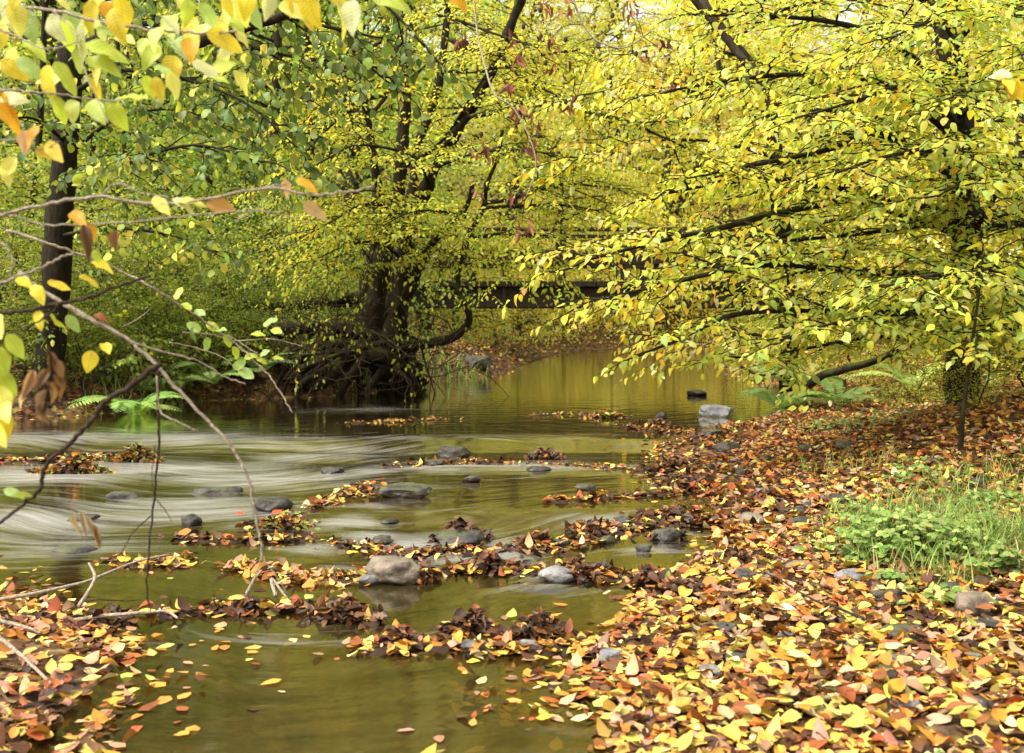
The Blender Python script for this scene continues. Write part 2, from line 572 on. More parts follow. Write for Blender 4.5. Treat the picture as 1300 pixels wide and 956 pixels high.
_g = np.random.default_rng(5)
_W = [(_g.uniform(0, 6.28), f, _g.uniform(0, 6.28), a) for f, a in
      [(0.25, .5), (.5, .3), (.9, .2), (1.6, .12), (2.7, .08), (4.3, .05), (6.5, .035), (9.5, .025), (14, .018), (20, .012)] for _ in range(2)]


def wob(x, y, lo=0, hi=99):
    s = 0
    for th, f, ph, a in _W:
        if lo <= f <= hi:
            s = s + a * np.sin(f * (x * math.cos(th) + y * math.sin(th)) + ph)
    return s


def wl(x, y):
    """water level: two small steps upstream"""
    return 0.035 * sstep(4.1, 4.45, y) + 0.035 * sstep(6.2, 6.7, y)


DRIFTS = [  # pixel polyline along the bar, half width (m), label
    ([(-60, 578), (60, 576), (130, 572), (192, 570)], .2, 'long low strip of yellow and brown leaves lying across the left channel'),
    ([(488, 583), (540, 580), (600, 578), (680, 582), (760, 584), (840, 590)], .13, 'thin line of wet leaves across the stream beside the small dark rock'),
    ([(690, 634), (770, 628), (860, 622)], .09, 'short strip of leaves running out from the right bank below the far riffle'),
    ([(425, 676), (470, 680), (520, 690), (580, 692), (650, 688), (720, 676), (800, 658), (868, 642)], .12, 'leafy bar along the brightest white riffle in midstream'),
    ([(305, 712), (380, 728), (440, 727), (545, 718), (640, 720), (720, 726), (800, 728), (885, 722)], .1, 'line of leaves and stones across the stream level with the large brown rock'),
    ([(200, 772), (320, 766), (400, 768), (482, 784)], .075, 'narrow dam of brown and orange leaves reaching out from the near left bank'),
    ([(462, 816), (560, 812), (650, 818), (740, 818), (805, 830)], .085, 'nearest leaf bar in midstream with the upright green leaf'),
    ([(395, 642), (440, 626), (482, 612)], .1, 'slanting patch of pale leaves beside the flat mossy rock'),
    ([(232, 668), (290, 672), (340, 670), (404, 670)], .08, 'clump of red and yellow leaves at the foot of the left rapids'),
    ([(140, 704), (190, 712), (242, 702)], .08, 'small bank of leaves around the hanging vertical twig'),
    ([(440, 536), (500, 534), (565, 531)], .1, 'floating streak of orange leaves in front of the leaning tree'),
    ([(672, 527), (730, 524), (800, 528)], .1, 'floating streak of leaves in the far pool near the twiggy debris'),
    ([(800, 540), (850, 548), (925, 546)], .14, 'leafy shoal beside the pale boulder'),
]
for k, (pl, hw, lb) in enumerate(DRIFTS):
    DRIFTS[k] = (cr([G(px, py, 0.02 if py > 690 else .05 if py > 590 else .08)[:2] for px, py in pl], 40), hw, lb)


def bars(x, y):
    b = np.zeros(np.shape(x))
    for pl, hw, lb in DRIFTS[:10] + DRIFTS[12:]:
        d = np.full(np.shape(x), 9.0)
        lo, hi = pl.min(0) - 1, pl.max(0) + 1
        msk = (x > lo[0]) & (x < hi[0]) & (y > lo[1]) & (y < hi[1])
        if not np.any(msk): continue
        xx, yy = x[msk], y[msk]
        dd = np.full(xx.shape, 9.0)
        for q in pl:
            dd = np.minimum(dd, np.hypot(xx - q[0], yy - q[1]))
        b[msk] = np.maximum(b[msk], np.exp(-(dd / hw) ** 2))
    return b


def gz(x, y):
    x = np.atleast_1d(np.asarray(x, float)); y = np.atleast_1d(np.asarray(y, float))
    s = sd_channel(x, y) + 0.10 * wob(x * 2.2, y * 2.2, .8, 4) + 0.02 * wob(x, y, 5)
    w = wl(x, y)
    bed = w - np.minimum(0.19, 0.02 - 0.32 * np.minimum(s, 0)) + 0.02 * wob(x, y, 2)
    bed = np.maximum(bed, w - 0.2 + 0.2 * bars(x, y))
    so = np.maximum(s, 0)
    right = sstep(-0.6, 0.6, x - np.interp(y, [-6, 4, 8, 13, 18, 24, 40], [-.3, -.4, -.7, .6, 1.8, 4, 14]))
    zr = 0.07 * np.minimum(so, .6) + 0.2 * np.maximum(so - .6, 0) * sstep(.4, 1.8, so)
    stp = .75 - .6 * sstep(14, 19, y)
    zl = stp * np.minimum(so, .55) + 0.10 * np.maximum(so - .55, 0)
    nearl = sstep(4.2, 3.6, y) * (1 - right)
    zl = zl * (1 - nearl) + nearl * (.03 * np.minimum(so, .3) + .07 * np.maximum(so - .3, 0))
    bank = zl * (1 - right) + zr * right
    far = 0.16 * np.maximum(so - 6, 0)
    bank = np.minimum(bank, 1.6 + .05 * so) + far
    out = w + 0.005 + bank + 0.05 * wob(x, y, .8, 7) * sstep(.1, 1.2, so) + .012 * wob(x, y, 8)
    # the far end of the valley closes with a low hill
    out = out + 0.10 * np.maximum(np.hypot(x, y) - 34, 0)
    return np.where(s < 0, bed, out)


def gz1(x, y):
    return float(gz(x, y)[0])


_DS = np.geomspace(1.5, 40, 900)


def Gt(px, py):
    """first point of the ground or water seen at a pixel"""
    r = ray(px, py)
    q = CAMP + r[None] * (_DS / r[1])[:, None]
    h = np.maximum(gz(q[:, 0], q[:, 1]), wl(q[:, 0], q[:, 1]))
    i = int(np.argmax(q[:, 2] <= h))
    return np.array([q[i, 0], q[i, 1], h[i]])


def grid_mesh(xs, ys, zf):
    X, Y = np.meshgrid(xs, ys)
    Z = zf(X.ravel(), Y.ravel())
    V = np.stack([X.ravel(), Y.ravel(), Z], -1)
    nx, ny = len(xs), len(ys)
    i = (np.arange(ny - 1)[:, None] * nx + np.arange(nx - 1)[None]).ravel()
    F = np.stack([i, i + 1, i + nx + 1, i + nx], -1)
    return V, F


tx = np.linspace(-math.asinh(75 / 1.6), math.asinh(75 / 1.6), 300)
xs = 1.6 * np.sinh(tx)
t0, t1 = -math.asinh(9 / 2.2), math.asinh(140 / 2.2)
ys = 3.4 + 2.2 * np.sinh(np.linspace(t0, t1, 330))
V, F = grid_mesh(xs, ys, gz)
me = mesh_np('ground', V, [F])
at = me.attributes.new('wet', 'FLOAT', 'POINT')
at.data.foreach_set('value', sstep(0.02, -0.03, V[:, 2] - wl(V[:, 0], V[:, 1])).astype(np.float32))
tag(link('ground', me, M['ground']), kind='structure')

# water sheet, trimmed to the channel
xs = np.linspace(-9, 9, 460)
ys = np.concatenate([np.linspace(-2, 9, 420), np.linspace(9.05, 28, 240)])
V, F = grid_mesh(xs, ys, lambda x, y: wl(x, y))
FOAM = [(60, 600, 150, 13, .9), (200, 592, 170, 11, .9), (330, 606, 130, 13, .85), (400, 575, 80, 6, .6), (250, 640, 170, 14, .7), (60, 652, 120, 20, .65), (90, 690, 120, 14, .5),
        (330, 560, 150, 6, .55), (80, 556, 140, 7, .75), (230, 556, 90, 8, .8), (470, 520, 60, 3, .5), (440, 565, 70, 4, .6), (510, 556, 60, 3, .45),
        (520, 684, 55, 11, 1.0), (470, 678, 45, 10, .95), (645, 694, 34, 16, .95), (560, 702, 60, 8, .6), (760, 660, 50, 6, .7), (700, 590, 110, 6, .75), (560, 586, 90, 5, .8),
        (470, 596, 40, 5, .8), (700, 724, 40, 6, .6), (690, 740, 50, 5, .5), (830, 690, 50, 6, .5), (860, 672, 30, 5, .5), (780, 724, 50, 5, .6), (800, 590, 60, 4, .6),
        (410, 690, 40, 8, .7), (440, 652, 40, 6, .7), (470, 640, 40, 5, .5), (420, 600, 60, 6, .7), (350, 800, 120, 8, .25), (640, 555, 120, 3, .25), (430, 715, 40, 6, .5)]
foam = np.zeros(len(V))
for px, py, rx, ry, a in FOAM:
    z = 0.07 if py < 590 else .05 if py < 660 else 0.02
    c = G(px, py, z)
    d = c[1]
    wx = rx * d / FPX
    wy = abs(G(px, py - ry, z)[1] - G(px, py + ry, z)[1]) / 2
    foam = np.maximum(foam, a * np.exp(-((V[:, 0] - c[0]) / wx) ** 2 - ((V[:, 1] - c[1]) / wy) ** 2))
V[:, 2] += 0.03 * foam * wob(V[:, 0] * 1.4, V[:, 1] * 2.2, 2.5, 10) * 3 + 0.012 * foam
sdv = sd_channel(V[:, 0], V[:, 1])
keep = (sdv[F] < 0.3).any(1)
F = F[keep]
used = np.unique(F)
remap = -np.ones(len(V), int); remap[used] = np.arange(len(used))
V, F, foam = V[used], remap[F], foam[used]
me = mesh_np('water', V, [F])
me.attributes.new('foam', 'FLOAT', 'POINT').data.foreach_set('value', foam.astype(np.float32))
depth = np.clip(V[:, 2] - gz(V[:, 0], V[:, 1]), 0, 1)
murk = 0.08 + 0.34 * sstep(0.03, .2, depth) + .3 * sstep(3.6, 7, V[:, 1])
me.attributes.new('murk', 'FLOAT', 'POINT').data.foreach_set('value', np.clip(murk, 0, .93).astype(np.float32))
# flow coordinates: along / across the current, turning left in the rapids
ang = 0.35 * wob(V[:, 0] * .5, V[:, 1] * .5, 0, 1)
fl = np.stack([V[:, 0] + .25 * V[:, 1] + .3 * ang, V[:, 1] - .12 * V[:, 0] + .3 * ang + .2 * np.sin(1.9 * V[:, 0] + .8 * V[:, 1]) + .1 * np.sin(4.3 * V[:, 0] - 1.1 * V[:, 1] + 1), V[:, 2]], -1)
me.attributes.new('flow', 'FLOAT_VECTOR', 'POINT').data.foreach_set('vector', fl.astype(np.float32).ravel())
tag(link('water', me, M['water']), kind='structure')

# ------------------------------------------------------------------ colours
YEL, YGR, GRN, DGR, ORA, GOLD, LIME = (0.88, 0.72, 0.08), (0.70, 0.66, 0.08), (0.34, 0.41, 0.06), (0.11, 0.16, 0.035), (0.78, 0.38, 0.04), (0.90, 0.60, 0.06), (0.59, 0.63, 0.09)
LIT = [((.60, .42, .09), 15), ((.56, .30, .05), 14), ((.48, .19, .035), 11), ((.30, .085, .025), 10), ((.12, .05, .022), 14), ((.05, .024, .014), 9), ((.5, .3, .16), 8),
       ((.62, .5, .23), 6), ((.5, .46, .1), 6), ((.3, .17, .09), 9), ((.55, .24, .14), 4)]


def pick(rng, pal, n, jit=0.18):
    c = np.array([p for p, w in pal]); w = np.array([w for p, w in pal], float)
    i = rng.choice(len(c), n, p=w / w.sum())
    out = c[i] * (1 + jit * rng.standard_normal((n, 1))) * (1 + .08 * rng.standard_normal((n, 3)))
    return np.clip(out, .008, .9)


def patchy(rng, pos, pa, pb, f=1.3, bias=0.0, jit=.16):
    """mix two palettes in drifts through space"""
    x, y, z = pos.T
    t = np.sin(f * x + 1.7 * np.sin(f * .7 * z + 1)) + np.sin(f * 1.3 * z + 2 * np.sin(f * .6 * y)) + .9 * rng.standard_normal(len(pos)) + bias
    A, B = pick(rng, pa, len(pos), jit), pick(rng, pb, len(pos), jit)
    return np.where((t > 0)[:, None], A, B)


# ------------------------------------------------------------------ foliage growth
def leaves_along(rng, L, path, spacing, ll, ratio, tintf, flat, start=0.15, droop=.35, jit=.35, both=True):
    seg = np.linalg.norm(np.diff(path, axis=0), axis=1)
    S = np.concatenate([[0], np.cumsum(seg)])
    n = max(2, int(S[-1] * (1 - start) / spacing))
    s = np.linspace(S[-1] * start, S[-1], n) + rng.uniform(-.2, .2, n) * spacing
    s = np.clip(s, 0, S[-1])
    pos = np.stack([np.interp(s, S, path[:, k]) for k in range(3)], -1)
    tan = norm(np.gradient(path, axis=0))
    tg = np.stack([np.interp(s, S, tan[:, k]) for k in range(3)], -1)
    side = norm(np.cross(flat, tg))
    sgn = np.where(np.arange(n) % 2 == 0, 1.0, -1.0)[:, None]
    sgn[-1] *= .15
    ax = tg * rng.uniform(.35, .9, (n, 1)) + side * sgn * rng.uniform(.6, 1, (n, 1)) + np.array([0, 0, -1]) * (droop + rng.uniform(-.25, .35, (n, 1)))
    nm = np.asarray(flat) + jit * rng.standard_normal((n, 3))
    pos = pos + ax * .006
    ln = ll * rng.uniform(.5, 1.28, n)
    L.add(pos, ax, nm, ln, ratio * rng.uniform(.85, 1.1, n), tintf(rng, pos), rng.uniform(-.25, .6, n), rng.uniform(-.1, .6, n))


def wiggle(rng, a, d, length, n=6, amp=.12, droop=0.0):
    t = np.linspace(0, 1, n)[:, None]
    d = d / np.linalg.norm(d)
    p = a + d * length * t
    q = np.cumsum(rng.standard_normal((n, 3)) * amp * length / n, axis=0)
    q[0] = 0
    p = p + q
    p[:, 2] -= droop * length * t[:, 0] ** 2
    return p


def foliate(rng, W, L, path, r0, start=.2, gap=.11, tl=.55, ll=.07, ratio=.6, spacing=.04, tintf=None, droop=.15, rise=.05, sub=4, flatjit=.25, sub_len=.42, leafdroop=.35):
    """plagiotropic sprays: twigs leave the limb on alternate sides, nearly level, and carry leaves in two rows"""
    seg = np.linalg.norm(np.diff(path, axis=0), axis=1)
    S = np.concatenate([[0], np.cumsum(seg)])
    tan = norm(np.gradient(path, axis=0))
    s = S[-1] * start
    sg = 1
    while s < S[-1] * 1.001:
        f = s / S[-1]
        pos = np.array([np.interp(s, S, path[:, k]) for k in range(3)])
        tg = np.array([np.interp(s, S, tan[:, k]) for k in range(3)])
        flat = norm(np.array([0, 0, 1.0]) + flatjit * rng.standard_normal(3))
        side = np.cross(flat, tg)
        nside = np.linalg.norm(side)
        side = side / nside if nside > .2 else np.array([math.cos(s * 40), math.sin(s * 40), 0])
        d = side * sg * rng.uniform(.7, 1.1) + tg * rng.uniform(.3, .9) + np.array([0, 0, rise + rng.uniform(-.15, .2)])
        if f > .97: d = tg
        ln = tl * (1.1 - .45 * f) * rng.uniform(.55, 1.2)
        tw = wiggle(rng, pos, d, ln, 7, .18, droop)
        W.tube(tw, np.linspace(r0 * .32, r0 * .1, 7), 4, cap=False)
        leaves_along(rng, L, tw, spacing, ll, ratio, tintf, flat, .2, leafdroop)
        ts = norm(np.gradient(tw, axis=0))
        for k in range(sub):
            i = 1 + int((k + .3) / sub * 5.4)
            sd = norm(np.cross(flat, ts[i])) * (1 if k % 2 else -1)
            st = wiggle(rng, tw[i], sd * .9 + ts[i] * .8 + rng.standard_normal(3) * .12, ln * sub_len * rng.uniform(.6, 1.2), 5, .15, droop * 1.3)
            W.tube(st, np.linspace(r0 * .16, r0 * .07, 5), 3, cap=False)
            leaves_along(rng, L, st, spacing, ll, ratio, tintf, flat, .15, leafdroop)
        s += gap * rng.uniform(.6, 1.4)
        sg = -sg


def px_path(pts, n=26):
    return cr([P(*q) for q in pts], n)


# ------------------------------------------------------------------ background trees (prototypes, then copies)
def make_tree(name, seed, H, crown_r, base_h, nlimb, leaf_len, per_clump, pa, pb, r0=.12, bias=0., shape='hornbeam', flatness=.16):
    rng = np.random.default_rng(seed)
    root = empty(name)
    W = Wood()
    tr = wiggle(rng, np.array([0, 0, -.3]), np.array([rng.uniform(-.08, .08), rng.uniform(-.08, .08), 1]), H * .95, 14, .35)
    W.tube(tr, r0 * np.linspace(1.15, .12, 14) ** .9, 9, .10, seed)
    L = Leaves(2, shape)
    for i in range(nlimb):
        f = (i + rng.uniform(0, 1)) / nlimb
        z = base_h + f * (H - base_h)
        pos = np.array([np.interp(z, tr[:, 2], tr[:, k]) for k in range(3)])
        prof = crown_r * (math.sin(PI * min(1, .22 + .78 * f)) ** .7 + .12)
        a = i * 2.4 + rng.uniform(-.5, .5)
        d = np.array([math.cos(a), math.sin(a), rng.uniform(.0, .5) + .5 * f])
        ln = prof * rng.uniform(.65, 1.1)
        lp = wiggle(rng, pos, d, ln, 8, .22, .18)
        W.tube(lp, np.linspace(r0 * .35 * (1 - .6 * f), .006, 8), 5, cap=False)
        nc = max(3, int(ln / .33))
        for k in range(nc):
            t = rng.uniform(.25, 1.02)
            c = np.array([np.interp(t, np.linspace(0, 1, 8), lp[:, j]) for j in range(3)]) + rng.standard_normal(3) * np.array([.28, .28, .12])
            n = int(per_clump * rng.uniform(.5, 1.4))
            r = rng.uniform(.26, .55)
            if rng.uniform() < .2: continue
            th = rng.uniform(0, 2 * PI, n)
            rr = np.sqrt(rng.uniform(0, 1, n)) * r
            off = np.stack([rr * np.cos(th), rr * np.sin(th), rng.standard_normal(n) * r * flatness], -1)
            tilt = rng.standard_normal(2) * .3
            off[:, 2] += off[:, 0] * tilt[0] + off[:, 1] * tilt[1] - .25 * rr ** 2 / r
            p = c + off
            ax = np.stack([np.cos(th), np.sin(th), -rng.uniform(-.1, 1.0, n)], -1) + .5 * rng.standard_normal((n, 3))
            nm = np.array([0, 0, 1.0]) + .55 * rng.standard_normal((n, 3))
            L.add(p, ax, nm, leaf_len * rng.uniform(.7, 1.25, n), .62, patchy(rng, p, pa, pb, .9, bias), rng.uniform(0, .4, n), .2)
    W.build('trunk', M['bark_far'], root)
    L.build('crown', M['leaf_far'], root)
    return root


PY = [(YEL, 6), (GOLD, 3), (YGR, 4), ((.9, .87, .45), 5), ((.55, .4, .1), 1)]  # the palest yellow paints aerial haze into the background leaf colour
PG = [(YGR, 5), (LIME, 4), (GRN, 2), (YEL, 2), ((.8, .84, .42), 4)]  # pale green likewise: distance haze mixed into the leaf tint
PD = [(GRN, 5), (DGR, 2), (LIME, 3), (YGR, 2)]
protos = [
    (make_tree('tree', 11, 11, 3.0, .9, 52, .105, 46, PY, PG, .15, .5), 'yellow'),
    (make_tree('tree', 12, 12.5, 3.1, 1.4, 52, .105, 46, PY, PG, .16, -.4), 'yellow-green'),
    (make_tree('tree', 13, 9.5, 2.8, .7, 47, .10, 46, PG, PD, .12, .5), 'light green'),
    (make_tree('tree', 14, 11, 2.8, .8, 47, .10, 46, PG, PD, .14, -.6), 'green'),
]
shrubs = [
    (make_tree('shrub', 21, 3.0, 1.25, .15, 30, .075, 34, PG, PY, .035, .3), 'yellow-green'),
    (make_tree('shrub', 22, 2.6, 1.2, .1, 30, .07, 34, PD, PG, .03, .5), 'green'),
    (make_tree('shrub', 23, 2.2, 1.1, .1, 26, .075, 34, PY, PG, .03, .6), 'yellow'),
]
rng = np.random.default_rng(77)
first = {}


def where_word(x, y):
    if y > 19 and -2 < x < 7: return 'beyond the footbridge'
    return 'on the left side of the wood' if x < 1 else 'on the right side of the wood'


def plant(proto, kind, color, x, y, s, rz, tint):
    root = proto
    if proto.name in first:
        root = copy_tree(proto)
    first[proto.name] = 1
    root.location = (x, y, gz1(x, y) - .02)
    root.scale = (s, s, s * rng.uniform(.9, 1.12))
    root.rotation_euler = (0, 0, rz)
    for ch in root.children:
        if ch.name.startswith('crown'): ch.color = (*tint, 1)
    w = where_word(x, y)
    if kind == 'tree':
        dist = 'far' if y > 33 else 'middle-distance'
        tag(root, f'{dist} {color} leafed tree with thin trunk {w}', 'tree', f'{dist} {color} trees {w}')
    else:
        tag(root, f'low {color} bush with small leaves {w}', 'shrub', f'low {color} bushes {w}')
    return root


for d, step, x0 in ((19, 3.6, 1), (23.5, 3.8, 0), (29, 4.2, 2), (35, 5.0, 0), (43, 6.2, 3), (54, 9.0, 0)):
    x = -.56 * d - 2 + x0 * .6
    while x < .56 * d + 3:
        xx, yy = x + rng.uniform(-.9, .9), d + rng.uniform(-1.6, 1.6)
        x += step
        if sd_channel(xx, yy) < 1.6: continue
        if d < 22 and -1.5 < xx < 6.5: continue
        u = xx / d + rng.normal(0, .16)
        k = 0 if u > .06 else 1 if u > -.16 else 2 if u > -.36 else 3
        if d > 30 and k > 1 and rng.uniform() < .6: k -= 1
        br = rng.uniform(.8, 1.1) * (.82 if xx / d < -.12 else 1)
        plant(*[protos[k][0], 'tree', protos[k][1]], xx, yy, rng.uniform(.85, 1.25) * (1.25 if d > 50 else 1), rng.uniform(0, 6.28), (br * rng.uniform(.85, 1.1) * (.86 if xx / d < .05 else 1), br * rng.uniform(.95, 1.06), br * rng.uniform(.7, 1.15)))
for d, step in ((12.5, 1.9), (15.5, 2.1), (19, 2.3), (24, 2.6), (29.5, 3.0), (36, 4)):
    x = -.55 * d
    while x < .56 * d:
        xx, yy = x + rng.uniform(-.6, .6), d + rng.uniform(-1.0, 1.0)
        x += step
        if sd_channel(xx, yy) < 1.0: continue
        if d < 18 and -1.5 < xx < 4.5: continue
        u = xx / d + rng.normal(0, .15)
        k = 2 if u > .1 else 0 if u > -.22 else 1
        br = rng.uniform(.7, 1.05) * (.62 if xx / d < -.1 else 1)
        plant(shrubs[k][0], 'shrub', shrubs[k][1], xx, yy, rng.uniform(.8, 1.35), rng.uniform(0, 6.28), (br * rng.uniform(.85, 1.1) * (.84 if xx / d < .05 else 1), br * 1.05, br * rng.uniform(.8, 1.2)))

for x_, y_, k, s_ in [(-1.2, 20.5, 2, 1.0), (0.2, 23.6, 2, 1.1), (-2.6, 19.2, 0, 1.0), (1.2, 24.8, 2, 1.0), (2.6, 26.2, 0, 1.1), (4.2, 27.2, 2, 1.2), (6.0, 28, 2, 1.2), (8, 28.6, 0, 1.2), (6.6, 19.6, 2, 1.0), (7.8, 18.6, 2, 1.1),
                      (5.4, 17.9, 2, .9), (10, 20, 2, 1.2), (-1.0, 25.5, 2, 1.3), (3.4, 29, 2, 1.4), (-0.3, 21.8, 2, .7), (1.0, 26.5, 2, 1.2)]:
    if sd_channel(x_, y_) > .2: plant(shrubs[k][0], 'shrub', shrubs[k][1], x_, y_, s_, x_ * 3, (1.05, 1.05, 1.05))
for x_, y_, k in [(3, 46, 0), (7, 44, 0), (11, 48, 1), (0, 50, 1), (6, 56, 0), (14, 52, 0), (-3, 44, 1), (10, 39, 0), (-1.8, 22.5, 1), (1.5, 28.5, 0), (5, 31, 0), (8.5, 30.5, 0), (-4.5, 21, 2), (9.5, 17.5, 0), (7.2, 14.5, 0), (6.2, 11.6, 0), (9.2, 13, 1), (5.3, 13.6, 1), (4.6, 9.6, 0), (6.8, 9.4, 0)]:
    plant(protos[k][0], 'tree', protos[k][1], x_, y_, 1.45 if y_ > 36 else .9 if y_ > 16 else .62, x_ * 3, (1, 1, 1))

# ------------------------------------------------------------------ footbridge
BY = 17.0


def box(bm, lo, hi):
    vs = [bm.verts.new((x, y, z)) for x in (lo[0], hi[0]) for y in (lo[1], hi[1]) for z in (lo[2], hi[2])]
    for f in ((0, 1, 3, 2), (4, 6, 7, 5), (0, 4, 5, 1), (2, 3, 7, 6), (0, 2, 6, 4), (1, 5, 7, 3)):
        bm.faces.new([vs[i] for i in f])


def bx(name, boxes, mat, parent, bevel=.01):
    bm = bmesh.new()
    for lo, hi in boxes: box(bm, lo, hi)
    bmesh.ops.recalc_face_normals(bm, faces=bm.faces)
    bmesh.ops.bevel(bm, geom=bm.edges[:], offset=bevel, segments=1, affect='EDGES')
    me = bpy.data.meshes.new(name); bm.to_mesh(me); bm.free()
    return link(name, me, mat, parent)


zt = lambda py: P(650, py, BY)[2]
br = empty('footbridge', (1.5, BY, zt(392)), 'dark wooden footbridge with plank deck and rails crossing the stream', 'footbridge')
x0, x1 = -4.2, 7.2
for yy in (0, 1.3):
    bx('girder', [((x0, BY + yy, zt(391)), (x1, BY + yy + .18, zt(363)))], M['bridge'], br)
bx('deck', [((x, BY - .06, zt(363) + .003), (x + .17, BY + 1.55, zt(358))) for x in np.arange(x0, x1, .18)], M['bridge'], br, .006)
for yy in (-.05, 1.45):
    bx('middle_rail', [((x0, BY + yy - .035, zt(336)), (x1, BY + yy, zt(317)))], M['bridge'], br)
    bx('handrail', [((x0, BY + yy - .05, zt(294)), (x1, BY + yy + .06, zt(289)))], M['bridge'], br)
    for px in (425, 492, 596, 714, 832, 950):
        X = P(px, 300, BY)[0]
        bx('post', [((X - .055, BY + yy + .003, zt(361) + .004), (X + .055, BY + yy + .1, zt(294) - .003))], M['bridge'], br)
bx('fascia_board', [((x, BY - .085, zt(364)), (x + 1.38, BY - .062, zt(357))) for x in np.arange(x0, x1, 1.4)], M['bridge'], br, .004)
for X in np.arange(x0 + .3, x1, .9):
    bx('bolt', [((X - .02, BY - .012, zt(377) - .02), (X + .02, BY - .002, zt(377) + .02))], M['rock_dark'], br, .004)
for px in (560, 640, 790, 880):
    X = P(px, 300, BY)[0]
    bx('stay', [((X - .03, BY - .05, zt(388)), (X + .03, BY - .01, zt(338)))], M['bridge'], br, .004)
for X in (x0 + .8, x1 - .9):
    bx('abutment', [((X - .8, BY - .1, gz1(X, BY) - .8), (X + .8, BY + 1.6, zt(391) - .003))], M['rock_dark'], br, .03)

# ------------------------------------------------------------------ leaning tree with many stems on the left bank
rng = np.random.default_rng(31)
base = P(485, 440, 10.6)
t = empty('leaning_tree', (base[0], base[1], base[2]), 'dark many-stemmed tree leaning over the water with exposed roots on the left bank', 'tree')
D = 10.6
stems = [
    ([(470, 450, 10.7), (474, 400, 10.7), (484, 350, 10.7), (492, 300, 10.7), (503, 255, 10.7), (508, 215, 10.7), (514, 120, 10.8), (505, 20, 10.9), (500, -120, 11)], .13, .05),
    ([(492, 452, 10.5), (503, 410, 10.5), (510, 370, 10.5), (514, 325, 10.5), (520, 285, 10.4), (538, 245, 10.3), (553, 212, 10.2), (590, 150, 10), (630, 80, 9.8), (668, -20, 9.6)], .125, .04),
    ([(482, 448, 10.8), (496, 400, 10.9), (505, 340, 11), (514, 290, 11.1), (524, 240, 11.2), (530, 190, 11.2), (560, 90, 11.3), (572, -60, 11.4)], .10, .035),
    ([(462, 446, 10.8), (462, 390, 10.9), (470, 330, 11), (478, 280, 11.1), (476, 215, 11.1), (462, 130, 11), (440, 30, 11), (430, -80, 11)], .085, .03),
    ([(500, 400, 10.5), (522, 365, 10.4), (535, 330, 10.3), (548, 310, 10.2), (566, 290, 10.1), (592, 262, 10), (600, 235, 9.9)], .08, .02),
    ([(505, 440, 10.4), (530, 437, 10.3), (560, 434, 10.2), (582, 424, 10.1), (595, 408, 10.05), (594, 394, 10), (584, 378, 10), (580, 360, 10), (585, 333, 10), (592, 303, 10), (606, 280, 9.9), (615, 258, 9.9),
      (618, 235, 9.8), (632, 200, 9.7), (638, 165, 9.6)], .075, .016),
]
L = Leaves(1, 'hornbeam')
PCL = [(LIME, 5), (YGR, 4), (GRN, 3)]
PCY = [(YGR, 4), (YEL, 4), (LIME, 3)]
tf = lambda r, p: patchy(r, p, PCL, PCY, 1.1, .2)
stem_paths = []
for k, (pts, ra, rb) in enumerate(stems):
    W = Wood()
    pth = px_path(pts, 44)
    stem_paths.append(pth)
    ra *= .68 if k == 5 else .82
    W.tube(pth, ra * (rb / ra) ** np.linspace(0, 1, 44) * (1 + .45 * np.exp(-np.linspace(0, 9, 44))), 12, .2, k + 3)
    W.build('trunk', M['bark'], t)
limbs = [
    ([(615, 258, 9.9), (640, 254, 9.7), (667, 247, 9.5), (710, 234, 9.2), (760, 236, 9)], .025),
    ([(613, 264, 9.9), (650, 262, 9.7), (713, 260, 9.4), (760, 268, 9.2)], .022),
    ([(592, 303, 10), (640, 296, 9.8), (700, 300, 9.5), (740, 318, 9.3)], .016),
    ([(545, 232, 10.2), (530, 205, 9.9), (500, 190, 9.5), (450, 185, 9.2), (410, 205, 9)], .022),
    ([(520, 285, 10.4), (490, 262, 9.9), (455, 262, 9.5), (415, 285, 9.2), (385, 300, 9)], .022),
    ([(512, 330, 10.5), (480, 308, 10), (440, 312, 9.6), (400, 330, 9.4)], .018),
    ([(553, 212, 10.2), (600, 195, 9.6), (650, 190, 9.2), (700, 195, 8.9)], .022),
    ([(590, 150, 10), (640, 140, 9.5), (700, 130, 9), (750, 143, 8.8), (793, 153, 8.6), (866, 185, 8.3)], .028),
    ([(570, 50, 9.9), (640, 82, 9.6), (666, 100, 9.4), (723, 130, 9.2)], .025),
    ([(514, 120, 10.8), (480, 110, 10.2), (440, 120, 9.8), (400, 150, 9.5)], .022),
    ([(508, 215, 10.7), (560, 180, 10.2), (600, 120, 9.8), (640, 60, 9.5)], .022),
    ([(462, 130, 11), (430, 150, 10.5), (390, 190, 10.1), (350, 230, 9.8)], .022),
    ([(505, 20, 10.9), (560, 20, 10.3), (620, 40, 9.8), (680, 60, 9.3)], .022),
    ([(505, 40, 10.9), (470, 60, 10.2), (430, 70, 9.7), (380, 100, 9.4)], .022),
    ([(606, 280, 9.9), (560, 268, 9.4), (520, 270, 9.1), (480, 290, 8.9)], .016),
    ([(585, 333, 10), (615, 330, 9.8), (640, 338, 9.6)], .008),
    ([(615, 258, 9.9), (650, 300, 9.6), (680, 330, 9.4), (700, 345, 9.2)], .006),
    ([(503, 255, 10.7), (470, 242, 10), (430, 250, 9.6)], .012),
    ([(484, 350, 10.7), (450, 340, 10.2), (405, 352, 9.9)], .012),
    ([(535, 330, 10.3), (560, 318, 10), (590, 325, 9.8)], .008),
    ([(514, 325, 10.5), (525, 300, 9.9), (545, 290, 9.5), (570, 300, 9.3)], .01),
    ([(470, 330, 11), (440, 290, 10.4), (400, 260, 10)], .012),
    ([(495, 300, 10.7), (505, 280, 10), (480, 270, 9.6), (450, 285, 9.3)], .01),
    ([(560, 90, 11.3), (620, 90, 10.8), (690, 70, 10.2), (760, 60, 9.7)], .022),
    ]
